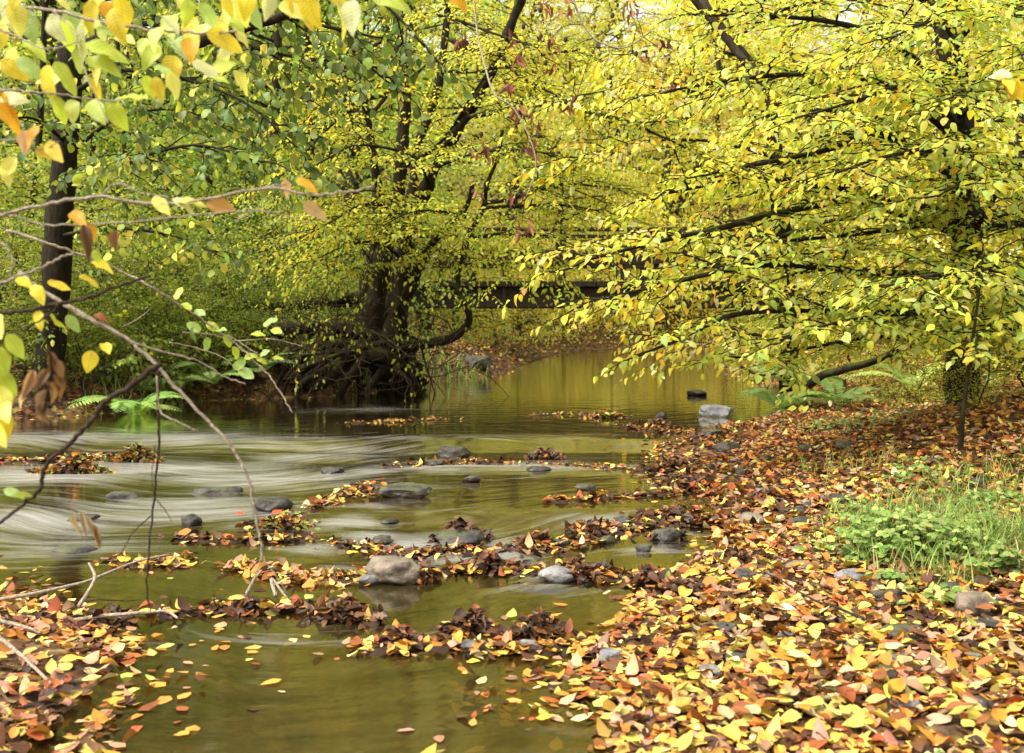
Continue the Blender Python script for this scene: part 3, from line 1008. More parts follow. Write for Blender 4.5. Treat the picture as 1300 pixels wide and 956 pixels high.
for pts, r in limbs:
    W = Wood()
    pth = px_path(pts, 22)
    W.tube(pth, np.linspace(r, r * .3, 22), 7, .08, 5)
    foliate(rng, W, L, pth, r, .2, .10, .85, .052, .58, .034, tf, .12, .05, 6, .22, leafdroop=.15)
    W.build('branch', M['bark'], t)
L.build('crown', M['leaf'], t)
# exposed roots and the mossy overhang
W = Wood()
for k in range(17):
    a = P(rng.uniform(440, 520), rng.uniform(425, 455), rng.uniform(10.2, 10.9))
    sx = rng.uniform(340, 545)
    b = P(sx, rng.uniform(455, 505), rng.uniform(10.0, 10.6))
    mid = (a + b) / 2 + np.array([rng.uniform(-.15, .15), rng.uniform(-.35, -.05), rng.uniform(-.05, .18)])
    c = b + np.array([rng.uniform(-.2, .2), .1, -.35])
    r = rng.choice([.012, .016, .022, .04, .055])
    W.tube(cr([a, mid, b, c], 14), np.linspace(r * 1.5, r * .5, 14), 6, .12, k)
W.tube(px_path([(465, 440, 10.4), (440, 452, 10.2), (420, 478, 10.1), (395, 488, 10.1), (372, 478, 10.1), (362, 455, 10.2), (372, 440, 10.4)], 26), np.linspace(.09, .05, 26), 9, .12, 9)
W.build('root', M['bark'], t)
q = []
g_ = np.random.default_rng(8)
for px_, d_, w_, h_ in [(480, 10.75, .45, .45), (450, 10.7, .5, .42), (405, 10.7, .5, .32), (365, 10.6, .4, .25), (330, 10.6, .45, .22)]:
    d_ += .3
    c_ = np.array([(px_ - 650) / FPX * d_, d_, .08])
    bm = bmesh.new(); bmesh.ops.create_icosphere(bm, subdivisions=4, radius=1)
    for v in bm.verts:
        v.co = Vector((v.co.x * w_, v.co.y * .25, v.co.z * h_)) * (1 + .6 * mnoise.fractal(v.co * 3 + Vector((px_, 0, 0)), 1, 2, 4)) + Vector(c_)
    me = bpy.data.meshes.new('root_soil'); bm.to_mesh(me); bm.free()
    link('root_soil', me, M['bark_moss'], t)
W = Wood()
for k in range(90):   # fine hanging rootlets and dead twigs
    a = P(rng.uniform(350, 560), rng.uniform(395, 470), rng.uniform(9.7, 10.3))
    W.tube(wiggle(rng, a, np.array([rng.uniform(-1, 1), rng.uniform(-.6, .1), rng.uniform(-.8, .35)]), rng.uniform(.25, .9), 9, .8), np.linspace(.006, .002, 9), 4, cap=False)
W.build('rootlet', M['twig_dark'], t)

# fallen mossy logs left of it
for name, pts, r, lb in [
    ('fallen_log', [(290, 396, 11.3), (330, 386, 11.2), (370, 389, 11.1), (410, 384, 11), (462, 378, 11)], .08, 'upper of two dark fallen logs beside the leaning tree'),
    ('fallen_log', [(330, 430, 10.5), (360, 418, 10.4), (395, 416, 10.4), (440, 419, 10.4), (480, 430, 10.5)], .085, 'lower mossy fallen log resting on the roots of the leaning tree')]:
    W = Wood(); W.tube(px_path(pts, 24), np.linspace(r, r * .8, 24), 12, .25, 4)
    o = W.build(name, M['bark'], None); tag(o, lb, 'log'); rebase(o, P(*pts[0]))

# ------------------------------------------------------------------ alder on the left
rng = np.random.default_rng(41)
b0 = P(62, 500, 8.4)
# drooping twigs hang from the stems in front of the roots
t_ = t
L = Leaves(1, 'hornbeam')
for pts in [[(500, 300, 10.3), (470, 330, 9.7), (452, 380, 9.5), (440, 445, 9.4)], [(592, 303, 10), (562, 340, 9.7), (552, 400, 9.6), (548, 455, 9.6)], [(484, 350, 10.5), (430, 355, 9.8), (395, 400, 9.5), (380, 470, 9.4)],
            [(512, 330, 10.4), (500, 380, 9.9), (505, 430, 9.7), (498, 480, 9.7)], [(460, 320, 10.8), (410, 330, 10.1), (370, 370, 9.7), (345, 430, 9.5)], [(545, 300, 10.2), (575, 330, 9.8), (600, 370, 9.7), (608, 420, 9.7)],
            [(470, 400, 10.4), (430, 400, 9.8), (405, 430, 9.6), (398, 485, 9.6)], [(520, 380, 10.2), (535, 420, 9.8), (520, 460, 9.7), (528, 500, 9.7)]]:
    W = Wood(); pth = px_path(pts, 18) + .02 * rng.standard_normal((18, 3))
    W.tube(pth, np.linspace(.007, .002, 18), 5, .05, 2)
    foliate(rng, W, L, pth, .008, .15, .16, .32, .048, .6, .06, lambda r, p: patchy(r, p, [(LIME, 3), (GRN, 4), (YGR, 2)], PCY, 1.2, .3), .3, -.1, 2, .4, leafdroop=.5)
    W.build('branch', M['twig_dark'], t_)
L.build('hanging_foliage', M['leaf'], t_)
# leafy arching bushes along the left waterline
rng = np.random.default_rng(46)
for k, (px_, d_, lb_) in enumerate([(15, 8.5, 'leafy arching bush at the foot of the alder'), (125, 8.75, 'dark leafy bush between the alder and the first fern'), (205, 9.6, 'leafy bush above the ferns on the left bank'), (285, 10.1, 'leafy bush in the middle of the left bank edge'),
                                    (345, 10.5, 'leafy bush touching the left end of the fallen logs'), (400, 10.75, 'leafy bush growing over the fallen logs'), (90, 9.8, 'taller leafy bush behind the alder trunk'), (250, 11, 'taller leafy bush behind the left bank edge'), (160, 10.3, 'tall leafy bush right of the alder further back')]):
    x_ = (px_ - 650) / FPX * d_
    while sd_channel(x_, d_) < .12: d_ += .15; x_ = (px_ - 650) / FPX * d_
    b_ = np.array([x_, d_, gz1(x_, d_) - .03])
    tb = empty('leafy_bush', b_, lb_, 'shrub')
    L = Leaves(1, 'round' if k % 2 else 'hornbeam')
    hh_ = 1.35 if k > 5 else .8
    for j in range(10 if k > 5 else 8):
        a_ = rng.uniform(0, 6.28)
        st_ = wiggle(rng, b_ + rng.normal(0, .1, 3) * [1, 1, 0], np.array([math.cos(a_) * .6, math.sin(a_) * .5 - .15, 1]), hh_ * rng.uniform(.6, 1.2), 12, .2, .35)
        W = Wood(); W.tube(st_, np.linspace(.009, .003, 12), 5)
        foliate(rng, W, L, st_, .007, .1, .1, .34, .055, .65, .05, lambda r, p: patchy(r, p, [(GRN, 4), ((.2, .27, .05), 4), (DGR, 3)], [(LIME, 2), (YGR, 2), (GRN, 4)], 1.6, .2), .25, .05, 3, .5, leafdroop=.35)
        W.build('stem', M['twig_dark'], tb)
    L.build('crown', M['leaf'], tb)
rng = np.random.default_rng(41)
t = empty('alder_tree', (b0[0], b0[1], gz1(b0[0], b0[1]) - .05), 'straight dark trunked alder at far left with dark green glossy leaves', 'tree')
W = Wood()
pth = px_path([(52, 530, 8.4), (60, 480, 8.4), (68, 400, 8.4), (74, 300, 8.4), (82, 200, 8.4), (88, 100, 8.4), (96, 0, 8.4), (100, -200, 8.5)], 60)
W.tube(pth, .115 * np.linspace(1.0, .8, 60) * (1 + .4 * np.exp(-np.linspace(0, 14, 60))), 16, .08, 2)
W.build('trunk', M['bark'], t)
L = Leaves(0, 'round')
PA = [((.13, .19, .045), 5), ((.18, .25, .055), 5), ((.25, .33, .08), 3), (GRN, 3)]
PB = [(GRN, 4), (LIME, 3), (YGR, 2)]
tf = lambda r, p: patchy(r, p, PA, PB, 1.0, .5)
for pts, r in [
    ([(88, 120, 8.4), (150, 90, 7.8), (230, 100, 7.2), (310, 130, 6.8), (380, 190, 6.5)], .022),
    ([(80, 220, 8.4), (130, 215, 7.8), (160, 207, 7.4), (210, 190, 7.0), (260, 185, 6.7), (330, 205, 6.5)], .02),
    ([(92, 60, 8.4), (180, 30, 7.6), (280, 50, 7), (390, 75, 6.6), (450, 75, 6.5), (500, 110, 6.4)], .024),
    ([(96, 0, 8.4), (200, -30, 7.4), (320, 10, 6.8), (420, 35, 6.6), (490, 50, 6.5)], .024),
    ([(98, -60, 8.4), (240, -90, 7.2), (380, -50, 6.6), (480, 0, 6.4), (540, 60, 6.3)], .024),
    ([(74, 300, 8.4), (140, 290, 7.9), (220, 300, 7.5), (290, 330, 7.3)], .016),
    ([(84, 180, 8.4), (40, 150, 7.6), (-20, 160, 7)], .018),
    ([(82, 200, 8.4), (150, 150, 8.4), (230, 140, 8.2), (300, 170, 8.0)], .018),
    ([(90, 90, 8.4), (190, 100, 9), (300, 100, 9), (400, 130, 9)], .018),
]:
    W = Wood(); pth = px_path(pts, 24)
    W.tube(pth, np.linspace(r, r * .25, 24), 6, .06, 3)
    foliate(rng, W, L, pth, r, .2, .11, .55, .066, .8, .046, tf, .25, .0, 4, .35, leafdroop=.5)
    W.build('branch', M['bark'], t)
L.build('crown', M['leaf_gloss'], t)

# ------------------------------------------------------------------ hornbeam on the right bank
rng = np.random.default_rng(51)
b0 = P(1225, 500, 6.9)
gx = (1222 - 650) / 1300 * 6.9
t = empty('hornbeam_tree', (gx, 6.9, gz1(gx, 6.9) - .05), 'large yellow-green hornbeam on the right bank with level branches over the stream', 'tree')
W = Wood()
zb = gz1(gx, 6.9)
pth = cr([(gx + .02, 6.9, zb - .2), (gx, 6.9, zb + .3), P(1226, 330, 6.9), P(1222, 220, 6.9), P(1212, 120, 6.9), P(1204, 0, 6.9), P(1196, -200, 6.9)], 60)
W.tube(pth, .108 * np.linspace(1.0, .9, 60) * (1 + .15 * np.exp(-np.linspace(0, 16, 60))), 16, .1, 8)
W.build('trunk', M['bark'], t)
L = Leaves(0, 'hornbeam')
PRY = [(YEL, 4), (GOLD, 2), (YGR, 6), (LIME, 6), ((.45, .56, .10), 3), ((.90, .82, .2), 2), ((.62, .36, .08), .5)]
PRG = [(YGR, 4), (LIME, 6), (GRN, 3), ((.45, .58, .12), 4), ((.52, .62, .17), 4), ((.88, .84, .25), 1)]
tf = lambda r, p: patchy(r, p, PRY, PRG, 1.6, -.1 - .55 * (p[:, 0] - 1.2))
RL = [
    ([(1218, 230, 6.9), (1120, 170, 6.3), (1050, 190, 5.9), (970, 207, 5.5), (910, 218, 5.2)], .026),
    ([(1222, 275, 6.9), (1170, 262, 6.5), (1060, 238, 6.0), (1000, 228, 5.7), (920, 232, 5.4), (850, 245, 5.2)], .026),
    ([(1222, 300, 6.9), (1095, 258, 6.1), (990, 270, 5.5), (920, 288, 5.2), (850, 303, 5.2), (790, 318, 5.1), (735, 332, 5.0)], .026),
    ([(1224, 350, 6.9), (1100, 345, 6.1), (980, 335, 5.5), (900, 348, 5.1), (850, 360, 5.1), (775, 377, 5)], .024),
    ([(1226, 400, 6.9), (1100, 395, 5.9), (960, 395, 5.3), (900, 412, 5.1), (860, 432, 5), (805, 452, 4.9)], .022),
    ([(1216, 180, 6.9), (1130, 110, 6.3), (1030, 95, 5.8), (940, 100, 5.5), (850, 115, 5.2)], .024),
    ([(1212, 110, 6.9), (1100, 40, 6.3), (980, 20, 5.8), (900, 20, 5.5)], .024),
    ([(1206, 30, 6.9), (1120, -40, 6.3), (1020, -60, 5.9), (930, -40, 5.6)], .024),
    ([(1208, 60, 6.9), (1260, 10, 6.2), (1310, 20, 5.6), (1340, 60, 5)], .02),
    ([(1216, 150, 6.9), (1270, 110, 6.2), (1320, 120, 5.6)], .018),
    ([(1222, 240, 6.9), (1250, 277, 6.6), (1276, 287, 6.3), (1330, 280, 5.8)], .03),
    ([(1222, 230, 6.9), (1200, 200, 6.0), (1180, 190, 5.4), (1120, 200, 4.9), (1060, 220, 4.6)], .02),
    ([(1226, 330, 6.9), (1260, 330, 6.0), (1240, 345, 5.3), (1180, 350, 4.8), (1120, 365, 4.5)], .02),
    ([(1228, 390, 6.9), (1200, 395, 6.0), (1130, 400, 5.4), (1060, 410, 5.0), (990, 432, 4.8)], .018),
    ([(1216, 160, 6.9), (1180, 120, 6.0), (1140, 110, 5.4), (1080, 130, 5.0), (1010, 150, 4.8)], .02),
    ([(1228, 380, 6.9), (1280, 370, 6.2), (1320, 390, 5.6)], .016),
    ([(1228, 420, 6.9), (1170, 425, 6.2), (1090, 430, 5.8), (1010, 445, 5.5), (930, 455, 5.3)], .016),
    ([(1224, 280, 6.9), (1150, 290, 6.6), (1060, 300, 6.4), (960, 310, 6.3), (870, 330, 6.2)], .02),
    ([(1216, 130, 6.9), (1140, 150, 6.8), (1040, 140, 6.8), (950, 150, 6.8)], .02),
    ([(1222, 320, 6.9), (1270, 240, 6.0), (1310, 200, 5.4)], .018),
    ([(1222, 260, 6.9), (1230, 240, 6.0), (1215, 235, 5.3), (1190, 250, 4.8)], .016),
    ([(1216, 150, 6.9), (1225, 120, 6.0), (1220, 115, 5.3), (1200, 130, 4.8)], .016),
    ([(1212, 70, 6.9), (1200, 30, 6.0), (1170, 30, 5.4), (1130, 50, 5)], .016),
    ([(1226, 380, 6.9), (1250, 400, 6.0), (1255, 415, 5.4), (1240, 430, 5)], .014),
    ([(1228, 400, 6.9), (1290, 420, 6.0), (1320, 430, 5.4)], .014),
]
for pts, r in RL:
    W = Wood(); pth = px_path(pts, 26)
    W.tube(pth, np.linspace(r, r * .25, 26), 7, .08, 3)
    foliate(rng, W, L, pth, r, .2, .094, .58, .053, .6, .031, tf, .12, .06, 5, .2, leafdroop=.15)
    W.build('branch', M['bark'], t)
L.build('crown', M['leaf'], t)
n_right = L.count()

# second hornbeam further back on the right bank, its trunk dark against the bank
rng = np.random.default_rng(52)
gx, gy = (1003 - 650) / 1300 * 10.1, 10.1
t = empty('hornbeam_tree', (gx, gy, gz1(gx, gy) - .05), 'slender dark hornbeam behind the ferns at the edge of the far pool', 'tree')
W = Wood()
pth = cr([(gx, gy, gz1(gx, gy) - .2), P(1002, 470, 10.0), P(1000, 400, 9.6), P(992, 300, 9.3), P(985, 200, 9.2), P(975, 140, 9.2), P(965, 100, 9.2), P(885, 0, 9.3), P(830, -80, 9.4)], 50)
W.tube(pth, np.linspace(.1, .04, 50), 12, .1, 8)
W.build('trunk', M['bark'], t)
L = Leaves(1, 'hornbeam')
tf = lambda r, p: patchy(r, p, PY, PG, 1.2, .4)
for pts, r in [
    ([(1000, 400, 9), (940, 370, 8.6), (860, 370, 8.3), (790, 385, 8.1)], .02),
    ([(995, 330, 9), (920, 300, 8.6), (830, 295, 8.2), (760, 305, 8)], .02),
    ([(985, 200, 9.2), (910, 180, 8.8), (820, 180, 8.5), (730, 200, 8.2)], .02),
    ([(975, 140, 9.2), (900, 120, 8.8), (820, 110, 8.5), (740, 120, 8.2)], .02),
    ([(940, 70, 9.2), (860, 60, 8.8), (790, 70, 8.5)], .018),
    ([(992, 300, 9.1), (1060, 280, 9.2), (1140, 280, 9.2), (1220, 300, 9.1)], .02),
    ([(985, 220, 9.1), (1050, 190, 9.2), (1130, 180, 9.2), (1220, 190, 9.1)], .02),
    ([(998, 380, 9.1), (1060, 370, 9.2), (1140, 370, 9.2), (1230, 390, 9.1)], .02),
    ([(930, 50, 9.3), (1000, 10, 9.2), (1080, 0, 9.2), (1170, 20, 9.1)], .02),
    ([(975, 140, 9.2), (1060, 90, 9.2), (1150, 80, 9.2), (1260, 100, 9.1)], .02),
    ([(998, 430, 9), (940, 425, 8.6), (890, 440, 8.3)], .015),
]:
    W = Wood(); pth = px_path(pts, 22)
    W.tube(pth, np.linspace(r, r * .25, 22), 6, .06, 3)
    foliate(rng, W, L, pth, r, .15, .11, .85, .075, .6, .045, tf, .15, .04, 5, .25)
    W.build('branch', M['bark'], t)
L.build('crown', M['leaf'], t)

# sapling on the right bank
rng = np.random.default_rng(53)
c = Gt(1219, 578)
t = empty('sapling', (c[0], c[1], gz1(c[0], c[1]) - .02), 'thin young sapling with few yellow-green leaves standing in the leaf litter', 'sapling')
dd = c[1]
W = Wood(); L = Leaves(0, 'hornbeam')
pth = cr([(c[0], c[1], gz1(c[0], c[1]) - .05), P(1222, 530, dd), P(1228, 480, dd), P(1235, 430, dd), P(1243, 370, dd), P(1248, 320, dd)], 30)
W.tube(pth, np.linspace(.014, .004, 30), 7, .05, 8)
W.build('trunk', M['bark_moss'], t)
W2 = Wood()
tf = lambda r, p: patchy(r, p, PRY, PRG, 1.6, -.2)
foliate(rng, W2, L, pth[14:], .012, .05, .09, .38, .065, .6, .045, tf, .25, .2, 2, .3, leafdroop=.6)
W2.build('twig', M['bark'], t)
L.build('crown', M['leaf'], t)

# ---PART2 START
# ------------------------------------------------------------------ rocks
def rock_mesh(seed, w, dp, h, flat=.55, sub=4):
    g = np.random.default_rng(seed)
    bm = bmesh.new()
    bmesh.ops.create_icosphere(bm, subdivisions=sub, radius=1)
    nrm = norm(g.standard_normal((13, 3)))
    dist = g.uniform(.62, 1.0, 13)
    nrm = np.vstack([nrm, [[g.normal(0, .12), g.normal(0, .12), 1]]]); dist = np.append(dist, flat + .12)
    co = np.array([v.co[:] for v in bm.verts])
    c = co @ norm(nrm).T
    with np.errstate(divide='ignore'):
        rr = np.where(c > .05, dist / np.maximum(c, .05), 9)
    k = 24.0
    r = -np.log(np.exp(-k * np.minimum(rr, 3)).sum(1) + math.exp(-k * 1.05)) / k
    co = co * r[:, None]
    off = Vector((seed * 3.7, seed * 1.3, 0))
    for v, p in zip(bm.verts, co):
        q = Vector(p)
        n = mnoise.fractal(q * 2.2 + off, 1.0, 2.0, 5) * .1
        v.co = q * (1 + n)
    lo = np.array([min(v.co[i] for v in bm.verts) for i in range(3)]); hi = np.array([max(v.co[i] for v in bm.verts) for i in range(3)])
    for v in bm.verts:
        u = (np.array(v.co) - (lo + hi) / 2) / (hi - lo)
        v.co = (u[0] * w, u[1] * dp, (u[2] + .5) * h * 1.5 - h * .5)
    me = bpy.data.meshes.new('stone'); bm.to_mesh(me); bm.free()
    me.polygons.foreach_set('use_smooth', np.ones(len(me.polygons), bool))
    try: me.set_sharp_from_angle(angle=rad(38))
    except Exception: pass
    return me


def stone(px, py, wpx, hpx, mat, label, name='stone', seed=0, flat=.55, z=None, asp=.75, sub=4, group=None, rise=0.):
    c = Gt(px, py)
    zs = float(c[2])
    w = wpx * c[1] / FPX
    h = hpx * c[1] / FPX * .95
    me = rock_mesh(seed, w, w * asp, h, flat, sub)
    o = link(name, me, M[mat])
    if 'rapids' in label or 'near left leaf bank' in label: rise = -h * .45
    o.location = (c[0], c[1] + w * asp * .4, zs + rise)
    o.rotation_euler[2] = 0
    return tag(o, label, 'rock', group)


RK = [
    (912, 530, 44, 16, 'rock_pale', 'pale grey boulder standing in the far pool', 'boulder', .5),
    (886, 503, 26, 9, 'rock_dark', 'small dark boulder at the far right waterline behind the pale one', 'boulder', .5),
    (497, 744, 76, 34, 'rock_brown', 'largest brown flat-topped rock in the middle of the stream', 'boulder', .42),
    (471, 744, 34, 13, 'rock_grey', 'low grey stone touching the left foot of the large brown rock', 'stone', .5),
    (512, 634, 70, 16, 'rock_dark', 'flat mossy rock in the calm middle pool', 'boulder', .5),
    (576, 583, 42, 16, 'rock_dark', 'dark rounded rock at the end of the far leaf line', 'boulder', .6),
    (342, 650, 54, 16, 'rock_dark', 'black wet rock under the tip of the long bare twig', 'boulder', .6),
    (706, 742, 46, 20, 'rock_grey', 'grey pointed stone beside a dark leaf heap in midstream', 'stone', .6),
    (583, 694, 66, 16, 'rock_dark', 'dark slab carrying leaves between the two white chutes', 'boulder', .5),
    (778, 846, 38, 18, 'rock_pale', 'pale grey stone in the shallows by the bottom edge', 'stone', .5),
    (676, 830, 34, 15, 'rock_grey', 'grey stone under the nearest midstream leaf heap', 'stone', .6),
    (604, 828, 40, 11, 'rock_grey', 'flat dark grey stone at the front of the nearest leaf bar', 'stone', .5),
    (690, 582, 40, 10, 'rock_dark', 'dark stone in the middle of the far leaf line', 'stone', .6),
    (684, 600, 34, 7, 'rock_dark', 'low wet stone just below the far leaf line', 'stone', .6),
    (848, 688, 40, 18, 'rock_dark', 'dark stone capped with leaves near the right edge of the stream', 'stone', .6),
    (771, 691, 24, 9, 'rock_dark', 'small dark stone below the riffle at centre right', 'stone', .6),
    (241, 670, 28, 16, 'rock_dark', 'dark brown stone at the left end of the red leaf clump', 'stone', .6),
    (272, 630, 66, 17, 'rock_dark', 'low boulder with the left rapids sliding over it', 'boulder', .6),
    (152, 636, 42, 17, 'rock_dark', 'rounded boulder washed by the left rapids', 'boulder', .6),
    (100, 664, 46, 17, 'rock_dark', 'dark boulder in the rapids at far left', 'boulder', .6),
    (85, 706, 60, 17, 'rock_dark', 'dark boulder behind the near left leaf bank', 'boulder', .6),
    (1026, 706, 46, 8, 'rock_grey', 'thin grey slab lying at the right waterline', 'slab', .4),
    (1020, 729, 44, 13, 'rock_brown', 'olive brown flat stone below the thin slab', 'stone', .45),
    (1088, 742, 46, 15, 'rock_grey', 'blue grey flat stone half covered by an orange leaf', 'stone', .45),
    (984, 742, 34, 11, 'rock_brown', 'small brown stone on the wet right margin', 'stone', .5),
    (958, 738, 46, 12, 'rock_dark', 'dark stone on the wet right margin', 'stone', .5),
    (1246, 782, 58, 28, 'rock_brown', 'beige grey rock among leaves near the right edge', 'boulder', .5),
    (1154, 812, 56, 16, 'rock_dark', 'dark stone sunk in the yellow leaves at lower right', 'stone', .5),
    (1079, 822, 24, 12, 'rock_grey', 'little grey stone in the leaf litter at lower right', 'stone', .5),
    (903, 868, 32, 24, 'rock_grey', 'grey stone at the bottom edge right of the stream', 'stone', .6),
    (1262, 804, 52, 14, 'rock_dark', 'dark stone in front of the beige grey rock', 'stone', .5),
    (1010, 655, 30, 9, 'rock_dark', 'dark stone beside the small puddle on the right bank', 'stone', .5),
    (1022, 669, 30, 12, 'rock_dark', 'dark pointed stone above the thin slab', 'stone', .6),
    (990, 627, 28, 9, 'rock_dark', 'long dark stone high on the right bank margin', 'stone', .5),
    (968, 630, 22, 9, 'rock_grey', 'round stone next to the long dark one on the right margin', 'stone', .5),
    (1068, 642, 28, 14, 'rock_dark', 'mossy stone left of the green herbs', 'stone', .55),
    (928, 575, 34, 14, 'rock_dark', 'black stone at the head of the right leaf bank', 'stone', .5),
    (905, 556, 36, 10, 'rock_dark', 'flat dark stone below the pale boulder', 'stone', .5),
    (840, 532, 16, 9, 'rock_dark', 'tiny dark stone standing up from the far pool', 'stone', .7),
    (1075, 572, 26, 12, 'rock_dark', 'dark stone in the litter left of the sapling', 'stone', .5),
    (1025, 575, 22, 10, 'rock_dark', 'small dark stone in the litter above the leaf bank', 'stone', .5),
    (1185, 590, 24, 9, 'rock_dark', 'small stone in front of the sapling foot', 'stone', .5),
    (945, 603, 24, 8, 'rock_dark', 'small wet stone on the right leaf margin', 'stone', .5),
    (1240, 848, 40, 14, 'rock_brown', 'brown stone by the lower right corner', 'stone', .5),
    (975, 860, 26, 9, 'rock_grey', 'small grey stone in the foreground leaves', 'stone', .5),
    (605, 470, 40, 18, 'rock_dark', 'mossy boulder at the far left waterline below the bridge', 'boulder', .5),
]
for i, (px, py, w_, h_, mt, lb, nm_, fl_) in enumerate(RK):
    stone(px, py, w_, h_, mt, lb, nm_, i + 1, fl_, sub=5 if w_ > 60 else 4)
rng = np.random.default_rng(62)
for i in range(26):
    px, py = rng.uniform(860, 1290), rng.uniform(640, 930)
    c = Gt(px, py)
    if sd_channel(c[0], c[1]) < .0: continue
    stone(px, py, rng.uniform(24, 46), rng.uniform(8, 18), ['rock_dark', 'rock_grey', 'rock_brown', 'rock_dark'][i % 4], 'flattish stone half sunk in the leaf litter of the near right bank', 'stone', 300 + i, .5, group='stones sunk in the near right leaf litter')
for i in range(16):
    px, py = rng.uniform(420, 880), rng.uniform(590, 740)
    stone(px, py, rng.uniform(14, 30), rng.uniform(5, 10), 'rock_dark', 'small dark wet stone breaking the surface of the stream', 'stone', 340 + i, .55, sub=3, group='small wet stones in the stream')
rng = np.random.default_rng(61)
for i in range(90):
    px, py = rng.uniform(900, 1290), rng.uniform(560, 860)
    c = Gt(px, py)
    if sd_channel(c[0], c[1]) < .03: continue
    stone(px, py, rng.uniform(12, 24), rng.uniform(4, 8), ['rock_dark', 'rock_grey', 'rock_brown'][i % 3], 'small pebble half buried in the leaf litter of the right bank', 'pebble', 100 + i, .5, sub=3,
          group='pebbles in the leaf litter on the right bank')

# ------------------------------------------------------------------ fallen leaves
def litter_add(rng, Ls, x, y, z, tilt, ln=(.02, .058), pal=LIT, cup=(-.2, .6), bright=1.0):
    n = len(x)
    th = rng.uniform(0, 2 * PI, n)
    ax = np.stack([np.cos(th), np.sin(th), rng.normal(0, .5, n) * tilt], -1)
    nm = np.array([0, 0, 1.0]) + tilt * rng.standard_normal((n, 3))
    flip = rng.uniform(size=n) < .35
    nm[flip] *= -1
    Ls.add(np.stack([x, y, z], -1) - .03 * ax * np.array([1, 1, 0]), ax, nm, rng.uniform(*ln, n), rng.uniform(.55, .85, n), pick(rng, pal, n) * bright, np.where(rng.uniform(size=n) < .14, cup[1] * 2, 1) * rng.uniform(*cup, n), rng.normal(.1, .3, n))


rng = np.random.default_rng(71)
NC = 190000
LITF = [(c, w * (2.2 if .25 < c[0] < .56 and c[1] < .3 else .6 if c[0] > .56 else 1)) for c, w in LIT]
yy = rng.uniform(1.7, 15, NC); xx = rng.uniform(-.85, .95, NC) * yy
s = sd_channel(xx, yy)
zz = gz(xx, yy); ww = wl(xx, yy)
land = zz > ww - .004
edge = rng.uniform(size=NC) < 1.3 * np.exp(s / (.06 + .03 * np.sin(xx * 9 + yy * 5))) * (s < 0) * (.4 + .6 * (np.sin(xx * 14) * np.sin(yy * 11) > -.2))
flo = (~land) & edge
dampf = (rng.uniform(size=NC) < .55 + .5 * sstep(.5, .05, s))
rightm = xx > np.interp(yy, [0, 4, 8, 13, 18], [-.2, -.2, -.5, .6, 1.8])
DAMP = [(c, w * (.35 if c[0] > .4 else 1.6)) for c, w in LIT]
for nm_, msk, lb in (('leaf_litter', land & rightm, 'thick carpet of yellow orange and brown leaves covering the right bank'),
                     ('leaf_litter', land & ~rightm, 'carpet of brown and orange leaves covering the left bank')):
    o = None
    near = yy < 5.2
    bare = np.sin(xx * 3.1 + 1.7 * np.sin(yy * 2.3)) * np.sin(yy * 3.7 + xx) > .62
    thin = rng.uniform(size=NC) < np.where(bare, .3, .92)
    kind_ = rng.integers(0, 10, NC)
    La, Lb, Lc, Ld = Leaves(0), Leaves(1), Leaves(0, 'round'), Leaves(3, 'oak')
    for Lx, mm in ((La, msk & near & thin & (kind_ < 6)), (Lc, msk & near & thin & (kind_ >= 6) & (kind_ < 9)), (Ld, msk & near & thin & (kind_ == 9)), (Lb, msk & ~near & thin)):
        dm = dampf & (((s < .45) & (yy > 4.2)) | (~rightm & (np.sin(xx * 5) + np.sin(yy * 7) > .5)))
        fr_ = yy + rng.normal(0, .7, NC) > 4.4
        for part, pal in ((dm, DAMP), (~dm & ~fr_, LIT), (~dm & fr_, LITF)):
            q = mm & part
            if q.sum() == 0: continue
            x_, y_ = xx[q], yy[q]
            litter_add(rng, Lx, x_, y_, np.maximum(zz[q], ww[q]) + rng.uniform(.002, .026, q.sum()), .27, pal=pal, bright=1.0)
    a = La.build(nm_, M['litter'], None)
    # one object: join the lots
    bm = bmesh.new(); bm.from_mesh(a.data)
    for Lx in (Lb, Lc, Ld):
        b = Lx.build('leaf_litter_far', M['litter'], None)
        bm.from_mesh(b.data)
        bpy.data.objects.remove(b)
    bm.to_mesh(a.data); bm.free()
    tag(a, lb, 'fallen leaves', kind='stuff')
NF = 15000
y2 = rng.uniform(15, 31, NF); x2 = rng.uniform(-.56, .56, NF) * y2
k2 = gz(x2, y2) > wl(x2, y2)
Lq = Leaves(2)
litter_add(rng, Lq, x2[k2], y2[k2], gz(x2[k2], y2[k2]) + .02, .3, ln=(.07, .12))
tag(Lq.build('leaf_litter', M['litter']), 'orange brown leaves on the ground of the wood beyond the footbridge', 'fallen leaves', kind='stuff')
Lf = Leaves(1)
x_, y_ = xx[flo], yy[flo]
litter_add(rng, Lf, x_, y_, ww[flo] + rng.uniform(.001, .006, len(x_)), .06, cup=(0, .08))
# scattered floating and sunken leaves in the near pool
n = 420
px = 560 + 300 * rng.beta(1.5, 1, n); py = 750 + 120 * rng.beta(1.6, 1, n) + rng.uniform(0, 60, n)
q = np.array([G(a, b)[:2] for a, b in zip(px, py)])
m_ = sd_channel(q[:, 0], q[:, 1]) < 0
litter_add(rng, Lf, q[m_, 0], q[m_, 1], np.where(rng.uniform(size=m_.sum()) < .4, .003, -.05) + rng.uniform(0, .002, m_.sum()), .05, cup=(0, .05))
n = 200
q = np.stack([rng.uniform(-.85, -.35, n), rng.uniform(2.1, 3.0, n)], -1)
m_ = (sd_channel(q[:, 0], q[:, 1]) < 0) & (rng.uniform(size=n) < np.exp(-(q[:, 0] + .9) / .14))
litter_add(rng, Lf, q[m_, 0], q[m_, 1], np.full(m_.sum(), .003) + rng.uniform(0, .003, m_.sum()), .05, cup=(0, .05))
